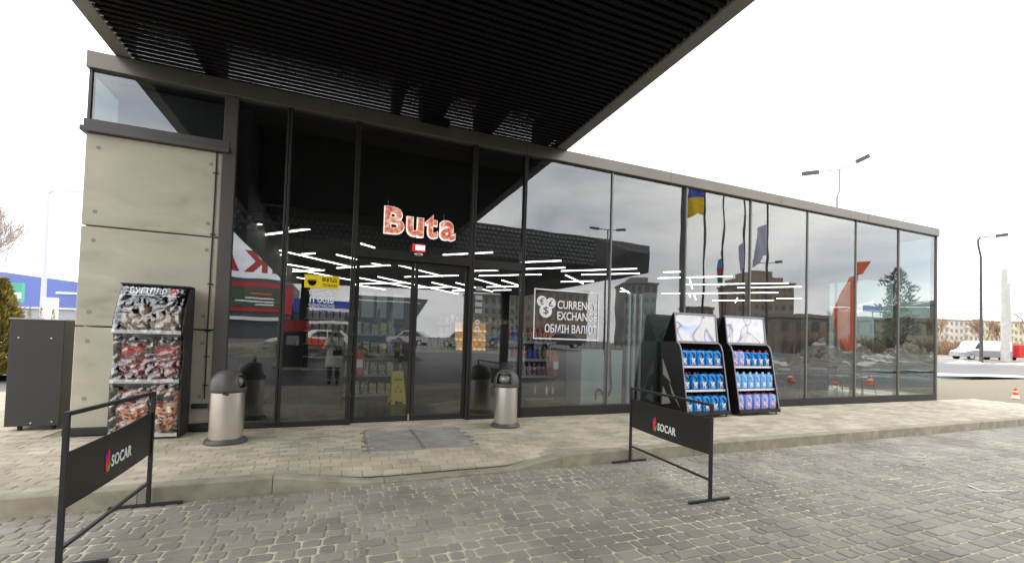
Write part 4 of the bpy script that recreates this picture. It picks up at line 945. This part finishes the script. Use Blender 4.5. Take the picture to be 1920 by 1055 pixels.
for (a, b) in (((60, 33, 8.9), (90, 20.3, 10.2)), ((60, 33, 6.3), (90, 20.3, 7.6))): MB().cyl(a, b, .025, n=5).build('wire', m_ledge, T)
def block_of_flats(x, y, rz, w, d, h, floors, bays, label, m, mw, z0=0, extra=None, grp=None, bal=False):
    t = thing('apartment_block', label, 'apartment block', (x, y, z0), rz, grp)
    MB().box(0, w, 0, d, 0, h).build('wall', m, t); MB().box(-.3, w+.3, -.3, d+.3, h+.001, h+.5).build('roof', mat('roof_edge', (.25, .22, .2), .8), t)
    fh_ = h/floors; bw = w/bays
    first = MB().box(bw*.25, bw*.72, -.06, -.005, fh_*.3, fh_*.82).build('window', mw, t)
    for j in range(floors):
        for i in range(bays):
            if (i, j) == (0, 0): continue
            c = first.copy(); C.objects.link(c); c.parent = t; c.location = (i*bw, 0, j*fh_)
    if bal:
        g0 = None
        for i in range(2, bays, 4):
            for j in range(1, floors):
                if g0 is None: g0 = MB().box(bw*.1, bw*.95, -1.1, -.07, 0, 1.1).build('balcony', mat('balcony_panel', (.62, .55, .46), .7), t); g0.location = (i*bw, 0, j*fh_)
                else: c = g0.copy(); C.objects.link(c); c.parent = t; c.location = (i*bw, 0, j*fh_)
    for e_ in (extra or []): MB().box(*e_).build('roof_house', m, t)
    return t
m_cream = mat('cream_render', (.60, .53, .33), .8, n=(.2, .12)); m_cream2 = mat('pale_render', (.58, .52, .42), .8, n=(.2, .12)); m_win = mat('window_hazed', (.24, .2, .2), .4)  # wall and window tones lightened to stand in for distance haze
Rd = R(-23)
block_of_flats(213, 108, Rd, 34, 12, 14.6, 5, 17, 'pale cream five storey apartment block right beside the shop corner, left of three', m_cream2, m_win, -.5, [(8, 9.5, 4, 7, 15, 16)], bal=True)
block_of_flats(246, 95, Rd, 26, 12, 14.6, 5, 13, 'yellowish five storey apartment block behind the white van, middle of three', m_cream, m_win, -.5, [(4, 5.5, 4, 7, 15, 16)], bal=True)
block_of_flats(273, 84, Rd, 26, 12, 15.4, 5, 13, 'pale apartment block behind the concrete poles, right of three', m_cream2, m_win, -.5, bal=True)
def thicket(name, label, x0, y0, x1, y1, z, h, n, m, thick=.06, dep=5):
    g = MB()
    for i in range(n):
        t_ = random.random(); p = Vector((x0+(x1-x0)*t_+random.uniform(-dep, dep)*.3, y0+(y1-y0)*t_+random.uniform(-dep, dep), z))
        hh = h*random.uniform(.45, 1)*(.7+.3*noise.noise(Vector((t_*9, 0, 0))))
        tip = p+Vector((random.uniform(-.25, .25)*hh, random.uniform(-.25, .25)*hh, hh))
        g.cyl(p, tip, thick, thick*.3, 3, False)
        for k in range(3):
            q = p.lerp(tip, random.uniform(.3, .9)); g.cyl(q, q+Vector((random.uniform(-1, 1), random.uniform(-1, 1), random.uniform(.3, 1)))*hh*.28, thick*.6, thick*.2, 3, False)
    return tag(g.build(name, m, recalc=False), label, None, None, 'stuff')
random.seed(21)
thicket('brown_thicket', 'bare brown bushes in front of the apartment blocks on the right', 112, 62, 162, 42, .3, 5.6, 1500, m_brush, .09)
for i, (x, y, h) in enumerate(((128, 54, 9.5), (140, 50, 10.5), (152, 46, 9.5), (146, 50, 8.5))):
    baretree(x, y, .4, h, ('first', 'second', 'third', 'fourth')[i]+' bare brown tree counted from the left before the far apartment blocks', m_brush, 4, .45, 'bare trees before the far apartment blocks', 1.6)
# snow ridge beyond the right end and across the road
def ridge(name, label, pts, wd, hf, m, sub=40, seed=0):
    g = MB(); n = len(pts)-1; rows = sub*n; cols = 12
    for k in range(rows+1):
        t_ = k/sub; i = min(int(t_), n-1); f = t_-i; a = Vector(pts[i]); b = Vector(pts[i+1]); p = a.lerp(b, f); dr = (b-a).normalized(); nr = Vector((-dr.y, dr.x, 0))
        for c in range(cols+1):
            s = c/cols*2-1; q = p+nr*s*wd/2
            e_ = max(0, 1-abs(s)**1.7)*min(1, k/6, (rows-k)/6)
            h_ = hf*e_*(.55+.9*abs(noise.noise(Vector((q.x*.45+seed, q.y*.45, 0))))+.35*noise.noise(Vector((q.x*1.7, q.y*1.7, seed))))
            g.v.append((q.x, q.y, p.z-.05+max(0, h_)))
    for k in range(rows):
        for c in range(cols): a = k*(cols+1)+c; g.f.append((a, a+1, a+cols+2, a+cols+1))
    return tag(g.build(name, m, smooth=True), label, None, None, 'stuff')
ridge('snow_ridge', 'white snow bank along the road beyond the right end', [(40.5, 16, .05), (43.5, 12.6, .12), (48.7, 10.0, .35), (56, 6, .5)], 4.2, .5, m_snowc, 24, 3)
ridge('mud_verge', 'brown verge in front of the parked van', [(52, 26, .45), (64, 17, .5), (80, 8, .5)], 7, .25, mat('brown_mud', (.30, .22, .16), .9, n=(1, .3)), 20, 5)
g = MB()
for k, (xx, yy) in enumerate(((21.6, 4.5), (21.75, 2), (21.8, -1), (21.9, -4))):
    pass
struct(MB().box(21.5, 21.75, -1.6, 9, -.3, -.06).build('kerb', m_kerb))
random.seed(31)
for i, (x, y, a, b) in enumerate(((25, 4.5, 3.5, 1.2), (31, 7.5, 6, 1.8), (36, 5.5, 7, 2.2), (29, 2.2, 3.5, .8), (34, 11.5, 6, 1.5), (23.5, .8, 1.6, .3), (24.5, -9.5, 3.2, .7), (27, -12.5, 5, 1.1), (31, -10.5, 4, .9), (21.5, -12.5, 3.5, .6), (36, -9.5, 5, 1.0))):
    g = MB(); n = 40; c = terr(x, y)+.012
    g.v.append((x, y, c+.03))
    for k in range(n):
        t_ = 2*pi*k/n; rr = 1+.45*noise.noise(Vector((cos(t_)*1.6+i*7, sin(t_)*1.6, 0)))
        u, v = cos(t_)*a*rr, sin(t_)*b*rr; g.v.append((x+u*.92-v*.38, y+u*.38*(-1 if y > 0 else 1)+v*.92, c))
    for k in range(n): g.f.append((0, 1+k, 1+(k+1) % n))
    tag(g.build('snow_patch', m_snow if y < -7 else m_snowc), 'flat dirty snow patch on the asphalt', None, None, 'stuff')

# ------------------------------------------------------------------ the world opposite the shop, seen in its glass
def heap(x, y, w, d, h, lab, seed):
    g = MB(); n, mq = 64, 44
    for j in range(mq+1):
        for i in range(n+1):
            u, v = i/n*2-1, j/mq*2-1; r2 = min(1, (u*u+v*v)**.5)
            k = (1-r2*r2)**1.3; z = h*k*(.85+.6*noise.noise(Vector((u*2.2+seed, v*2.2, 0)))+.45*noise.noise(Vector((u*6+seed, v*6, 3)))+.3*abs(noise.noise(Vector((u*14+seed, v*14, 3)))))
            g.v.append((x+u*w/2, y+v*d/2, -.2+max(0, z)))
    for j in range(mq):
        for i in range(n): a = j*(n+1)+i; g.f.append((a, a+1, a+n+2, a+n+1))
    return tag(g.build('snow_heap', m_snow, smooth=True), lab, 'snow heap', 'dirty snow heaps reflected in the glass')
heap(35.2, -16.8, 8, 4.5, 1.75, 'dirty snow heap reflected right of the fluid racks, first of four', 1)
heap(38.4, -15.2, 7, 4.5, 1.55, 'dirty snow heap reflected below the orange sculpture, second of four', 4)
heap(41.5, -14.2, 7, 5, 1.95, 'pointed dirty snow heap reflected below the dark tree, third of four', 8)
heap(46.0, -12.6, 8, 5, 1.5, 'dirty snow heap reflected at the right end of the glass, last of four', 12)
ridge('snow_bank', 'long low dirty snow bank across the yard, reflected in the shop glass', [(26, -21, -.15), (33, -18.5, -.15), (44, -14.5, -.1), (56, -9, .3)], 4, .8, m_snow, 24, 9)
ridge('snow_bank', 'pale dirty snow bank reflected behind the left litter bin', [(-12, -24.5, -.15), (-5, -22.4, -.15), (0, -21.2, -.15), (5, -21.5, -.15)], 3, 1.15, m_snow, 24, 17)
# flag poles
def flag(t, x, z0, z1, w, m, droop, nm='flag', seed=0):
    g = MB(); nu, nv = 14, 10
    for s in (-.008, .008):
        for j in range(nv+1):
            for i in range(nu+1):
                u, v = i/nu, j/nv
                xx = x*abs(w)*u*(1-droop*.75); zz = z1-(z1-z0)*v-droop*u*(z1-z0)*.6
                zz += .10*sin(u*5+seed)*u*(z1-z0)*(.4+v); xx *= 1-.22*v*sin(u*3+seed)**2; yy = .22*sin(u*8+v*3+seed)*u+s; g.v.append((xx, yy, zz))
    n_ = (nu+1)*(nv+1)
    for k in range(2):
        for j in range(nv):
            for i in range(nu): a = k*n_+j*(nu+1)+i; g.f.append((a, a+1, a+nu+2, a+nu+1))
    o = g.build(nm, m, t, smooth=True, recalc=False)
    if len(m) > 1 if isinstance(m, list) else False:
        for idx, p in enumerate(o.data.polygons): p.material_index = min(len(m)-1, int((idx % (nu*nv))//nu*len(m)/nv))
    return o
m_fy = mat('flag_yellow', (.8, .55, .02), .7); m_fb = mat('flag_blue', (.06, .10, .5), .7); m_fw = mat('flag_lavender', (.52, .52, .70), .7, n=(3, .1)); m_fr_ = mat('flag_red', (.6, .03, .05), .7); m_fg = mat('flag_green', (.02, .25, .10), .7); m_faz = mat('flag_azure', (.05, .3, .6), .7)
m_dpole = mat('dark_pole', (.055, .045, .06), .5)
T = thing('flag_pole', 'thick dark mast reflected in the glass above the fluid racks, leftmost pole', 'mast', (20.55, -16, -.16)); MB().cyl((0, 0, 0), (0, 0, 16), .24, .17, 12).build('mast', m_dpole, T, smooth=True); MB().ball((0, 0, 16.1), .2, 10, 6).build('finial', m_dpole, T, smooth=True)
specs = [(22.3, 'second pole from the left, flying a yellow and blue flag', [([m_fb, m_fy, m_fy], -1, 10.15, 12.0, 1.7, .12)]),
         (23.95, 'third pole, with a drooping blue red green flag', [([m_faz, m_fr_, m_fg], -1, 6.4, 8.2, 1.0, .92)]),
         (25.9, 'fourth pole, with a drooping pale lavender flag', [([m_fw], -1, 7.2, 9.2, 1.0, .85)]),
         (27.9, 'fifth and rightmost pole, with a blown pale lavender flag', [([m_fw], -1, 7.9, 10.2, 1.9, .45)])]
for k, (x, lab, fl) in enumerate(specs):
    T = thing('flag_pole', 'thin dark '+lab, 'flag pole', (x, -16, -.16), 0, 'flag poles reflected in the glass')
    MB().cyl((0, 0, 0), (0, 0, 13.5), .085, .06, 10).build('pole', m_dpole, T, smooth=True)
    for (m_, sx, z0, z1, w, dr_) in fl: flag(T, sx, z0, z1, w, m_, dr_, 'flag', k*2)
# lamps reflected
def dlamp(x, y, z, ang, arms, lab, r=.07):
    T = thing('street_lamp', lab, 'street lamp', (x, y, -.15), R(ang), 'street lamps across the yard')
    MB().cyl((0, 0, 0), (0, 0, z), r*1.5, r, 10).build('pole', m_dpole, T, smooth=True)
    for sx in arms:
        a = MB().cyl((0, 0, z), (sx*.8, 0, z+.08), .04, n=8).build('arm', m_dpole, T); MB().bar((sx*.8, 0, z+.08), (sx*1.7, 0, z+.18), .06, .25).build('lamp_head', m_dpole, a)
dlamp(23.7, -30, 12.2, 20, (-1, 1), 'double armed street lamp reflected above the pump canopy')
dlamp(43.1, -28.7, 10.5, 20, (-1, 1), 'double armed street lamp reflected behind the rightmost flag pole')
dlamp(39.2, -30.4, 7.1, 20, (1,), 'single armed low street lamp reflected beside the third flag pole')
dlamp(9.4, -52, 9.6, 200, (1,), 'single armed street lamp reflected in the upper right door leaf')
# orange sculpture sign
T = thing('orange_sculpture', 'tall angular orange pylon with a leaning top piece, reflected near the right end', 'pylon', (41.8, -18.5, -.1), R(22.6))
m_or = mat('orange_metal', (.72, .10, .02), .45, n=(2, .12))
pp = lambda u, v, d: (u, d, v)
MB().prism([(-.62, 0), (.05, 0), (.05, 7.75), (-.35, 7.7), (-1.9, 5.0), (-2.0, 4.0), (-1.5, 2.2)], pp, -.35, .35).build('lower_blade', m_or, T)
MB().prism([(.05, 8.0), (.08, 9.1), (1.3, 9.2), (.5, 7.95)], pp, -.3, .3).build('top_blade', m_or, T); MB().cyl((.12, 0, 0), (.2, 0, 8.0), .09, n=8).build('support', m_pole, T)
random.seed(3)
m_keep = m_thuja; m_thuja = leafmat('dark_twigs', (.13, .11, .085), .3); thuja(45.4, -17.0, 8.8, .95, 'tall narrow dark tree reflected near the right end of the glass', n=4200, rounded=True); m_thuja = m_keep
m_br = mat('brown_brick', (.30, .24, .19), .85, n=(.25, .2)); m_gr = mat('grey_block', (.27, .27, .25), .85, n=(.25, .2)); m_wd = mat('window_dark', (.12, .12, .12), .3)  # haze over the far blocks put into these lightened colours
Rm = R(23)
block_of_flats(101, -86, Rm, 15, 12, 18.5, 7, 8, 'tall brown block with stepped roof reflected right of the fluid racks', m_br, m_wd, -.3, [(2, 14, 2, 9, 18.9, 20.8), (4.5, 12, 3, 8, 20.801, 22.6)])
block_of_flats(66, -99, Rm, 9, 12, 17.5, 6, 5, 'dark apartment tower reflected beside the left fluid rack', m_gr, m_wd, -.3, [(2, 7, 2, 8, 18, 19.6)])
block_of_flats(50, -108, Rm, 23, 12, 14.5, 5, 12, 'brown apartment block reflected behind the currency sticker', m_br, m_wd, -.3)
block_of_flats(31, -115, Rm, 14, 12, 12.5, 5, 8, 'grey green apartment block reflected right of the doors', m_gr, m_wd, -.3)
block_of_flats(80, -93, Rm, 6, 10, 11.5, 4, 4, 'small brown block reflected above the left fluid rack', m_br, m_wd, -.3)
for o in list(bpy.data.objects):
    if o.name.startswith('apartment_block') and o.location.y < 0:      # their fronts face the shop
        o.rotation_euler.z = Rm+pi; o.location.x += 15*cos(Rm); o.location.y += 15*sin(Rm)
block_of_flats(84, -24, Rm+pi, 32, 10, 5.0, 2, 16, 'long low brown building reflected behind the snow heaps', m_br, m_wd, .2)
block_of_flats(100, -17, Rm+pi, 26, 12, 7.6, 3, 12, 'dull grey three storey building reflected at the far right end', m_gr, m_wd, .2)
thicket('bare_bushes', 'bare brown bushes reflected behind the snow heaps', 46, -28, 66, -18, .1, 3.6, 700, m_twig, .05, 3)
for i, (x, y, h) in enumerate(((52, -27, 5.5), (57, -24, 5), (62, -21.5, 6))): baretree(x, y, .3, h, ('left', 'middle', 'right')[i]+' small bare tree reflected behind the snow heaps', m_twig, 4, .45, 'small bare trees behind the snow heaps', 1.4)
T = thing('blue_sign_board', 'small blue sign board reflected right of the orange pylon', 'sign', (43.0, -18.3, 0), R(22.6)); MB().box(-.2, 1.5, 0, .12, 4.65, 5.2).build('board', m_fb, T); MB().cyl((.6, .06, 0), (.6, .06, 4.65), .05, n=8).build('pole', m_pole, T)
# mall with red roof letters
T = thing('red_shop_building', 'red fronted shop building with tall red roof letters, reflected left of the doors', 'shop', (0, 0, 0))
m_redp = mat('red_cladding', (.50, .02, .03), .5); m_dk = mat('dark_front', (.07, .08, .10), .5)
MB().box(-22, -4.4, -56, -45.2, .4, 6.5).build('wall', m_dk, T); MB().box(-22, -4.3, -45.19, -45.0, 3.15, 6.1).build('red_frame', m_redp, T); MB().box(-22, 1.4, -44.9, -44.6, 2.3, 2.62).build('white_canopy_edge', m_white, T)
MB().box(-14, -5.6, -44.99, -44.9, 3.6, 5.6).build('poster_panel', mat('green_poster', (.06, .10, .06), .6), T)
for z, x0, x1, m_ in ((4.9, -7.9, -6.2, m_orange), (4.45, -8.3, -6.0, m_white2), (4.1, -9.2, -6.0, m_white2), (3.8, -7.5, -6.0, m_white2)): MB().box(x0, x1, -44.89, -44.86, z, z+.16).build('poster_lettering', m_, T)
fr = lambda u, v, d: Vector((-u, -45+d, v))
for ch, a, b in (('А', 8.9, 11.0), ('К', 6.6, 8.5), ('Е', 4.7, 6.2), ('Т', 2.6, 4.3), ('П', .6, 2.3), ('А', -1.6, .3)): text('roof_letter', ch, m_redp, T, fr, a, b, 7.1, 9.2, .25, .05)
T = thing('blue_shop_building', 'low blue shop front with white lettering reflected in the pane left of the doors', 'shop', (0, 0, 0))
MB().box(-4.25, 1.3, -56, -46, .4, 4.4).build('wall', m_dk, T); MB().box(-4.25, 1.35, -45.99, -45.8, 3.5, 4.9).build('blue_band', m_fb, T); MB().box(-3.6, 1.2, -45.79, -45.7, 3.75, 4.1).build('white_letter_strip', m_white2, T); MB().box(-3.4, -2.6, -45.79, -45.7, 4.95, 5.6).build('yellow_sign', m_yellow, T)
T = thing('added_reflection_block', 'added dark slate block with a slanting end, darkening the reflection in the left door leaf', 'shop', (0, 0, 0))
MB().prism([(1.42, .4), (7.6, .4), (8.2, 2.5), (9.9, 5.6), (1.42, 5.6)], lambda u, v, d: (u, d, v), -56, -46.5).build('wall', mat('slate_filler', (.12, .15, .18), .6), T); MB().box(1.5, 9.0, -46.49, -46.4, 5.0, 5.12).build('white_letter_strip', m_white2, T)  # added block, hides bright sky from the door glass
T = thing('street_fence', 'low dark railing across the far side of the yard, reflected in the doors', 'fence', (0, 0, 0))
g = MB(); [g.box(2+i*.9, 2.05+i*.9, -41.5, -41.45, .3, 1.4) for i in range(40)]; g.build('post', m_dpole, T)['kind'] = 'stuff'; MB().box(2, 38, -41.46, -41.42, 1.2, 1.26).build('rail', m_dpole, T)

# ------------------------------------------------------------------ the photographer (seen only as a reflection)
def person():
    T = thing('person', 'person in a long pale coat holding up a phone, reflected left of the doors', 'person', (-.06, -7.72, -.15))
    V = []; E_ = []; Rds = []
    def j(p, r, par=None):
        V.append(p); Rds.append(r)
        if par is not None: E_.append((par, len(V)-1))
        return len(V)-1
    pel = j((0, 0, .88), .13); sp = j((0, .0, 1.08), .12, pel); ch = j((0, 0, 1.26), .135, sp); nk = j((0, .0, 1.38), .05, ch); n2 = j((0, .015, 1.43), .05, nk)
    hd = j((0, .03, 1.50), .078, n2); h2 = j((0, .03, 1.57), .082, hd); h3 = j((0, .02, 1.62), .05, h2)
    for s in (-1, 1):
        hip = j((s*.09, 0, .84), .085, pel); kn = j((s*.10, .01, .46), .055, hip); an = j((s*.10, -.01, .09), .038, kn); hl = j((s*.105, .05, .045), .035, an); j((s*.12, .15, .03), .03, hl)
        sh = j((s*.17, 0, 1.32), .055, ch); el = j((s*.24, .10, 1.12), .04, sh); wr = j((s*.10, .27, 1.38), .026, el); pm = j((s*.075, .30, 1.43), .030, wr)
        for k in range(4): f1 = j((s*(.075-.0), .315+.004*k, 1.445+.018*(k-1.5)), .010, pm); f2 = j((s*.045, .335, 1.447+.019*(k-1.5)), .009, f1); j((s*.022, .335, 1.445+.019*(k-1.5)), .008, f2)
        th = j((s*.06, .285, 1.42), .011, pm); j((s*.035, .283, 1.43), .010, th)
    me = bpy.data.meshes.new('body'); me.from_pydata(V, E_, []); o = bpy.data.objects.new('body', me); C.objects.link(o); o.parent = T; me.materials.append(mat('skin', (.55, .33, .24), .5))
    md = o.modifiers.new('skin', 'SKIN'); lay = me.skin_vertices[0] if me.skin_vertices else None
    if lay is None: 
        bpy.context.view_layer.objects.active = o; lay = me.skin_vertices[0]
    for i, r in enumerate(Rds): lay.data[i].radius = (r, r)
    lay.data[0].use_root = True
    sb = o.modifiers.new('sub', 'SUBSURF'); sb.levels = 1; sb.render_levels = 1
    m_coat = mat('pale_coat', (.68, .66, .60), .8, n=(4, .08), bump=(9, .4, .01)); m_tr = mat('dark_trousers', (.06, .06, .065), .8); m_hair = mat('dark_hair', (.05, .03, .02), .6)
    g = MB(); rings = [(.50, .235, .17), (.75, .215, .16), (.95, .195, .15), (1.1, .18, .14), (1.25, .205, .145), (1.345, .19, .12), (1.385, .10, .085), (1.41, .07, .07)]
    n = 24
    for z, a, b in rings:
        for i in range(n): t_ = 2*pi*i/n; w = 1+.03*sin(5*t_)*(1.2-z); g.v.append((a*cos(t_)*w, b*sin(t_)*w, z))
    for k in range(len(rings)-1):
        for i in range(n): g.f.append((k*n+i, k*n+(i+1) % n, (k+1)*n+(i+1) % n, (k+1)*n+i))
    g.build('coat', m_coat, T, smooth=True)
    for s in (-1, 1):
        MB().cyl((s*.17, 0, 1.33), (s*.245, .10, 1.11), .078, .066, 14).ball((s*.245, .1, 1.11), .067, 12, 8).cyl((s*.245, .10, 1.11), (s*.115, .255, 1.35), .064, .046, 14).ball((s*.165, 0, 1.32), .08, 12, 8).build('sleeve', m_coat, T, smooth=True)
        MB().cyl((s*.09, 0, .80), (s*.10, .01, .46), .10, .075, 14).cyl((s*.10, .01, .46), (s*.10, -.01, .12), .073, .06, 14).build('trouser_leg', m_tr, T, smooth=True)
        MB().box(s*.105-.045, s*.105+.045, -.07, .19, 0, .09).build('boot', m_rubber, T, bevel=.025)
    MB().ball((0, -.005, 1.575), .108, 18, 12, .92, 1, 1.05).ball((0, -.05, 1.46), .085, 14, 9, 1, .6, 1.4).build('hair', m_hair, T, smooth=True)
    fc = MB().ball((0, .062, 1.545), .078, 18, 12, .85, .75, 1.15).build('face', me.materials[0], T, smooth=True)
    for s in (-1, 1): MB().ball((s*.03, .118, 1.555), .011, 8, 6).build('eye', m_hair, fc, smooth=True)
    MB().ball((0, .125, 1.53), .013, 8, 6, .8, 1, 1.5).build('nose', me.materials[0], fc, smooth=True); MB().box(-.02, .02, .112, .118, 1.495, 1.502).build('mouth', m_red, fc)
person()
T = thing('shoulder_bag', 'dark shoulder bag hanging across the pale coat of the photographer', 'bag', (-.06, -7.72, -.15))
MB().box(-.04, .20, .175, .25, .86, 1.02).build('bag_body', m_black, T, bevel=.02); MB().path([(-.12, .13, 1.39), (-.02, .165, 1.2), (.08, .20, 1.02)], .016, 6).build('strap', m_black, T)
T = thing('mobile_phone', 'dark mobile phone held up in both hands by the photographer', 'phone', (-.06, -7.385, 1.295)); MB().box(-.035, .035, -.004, .004, -.05, .05).build('phone_body', m_matt, T, bevel=.003); MB().cyl((.02, .004, .035), (.02, .006, .035), .006, n=10).build('lens', m_vglass, T)
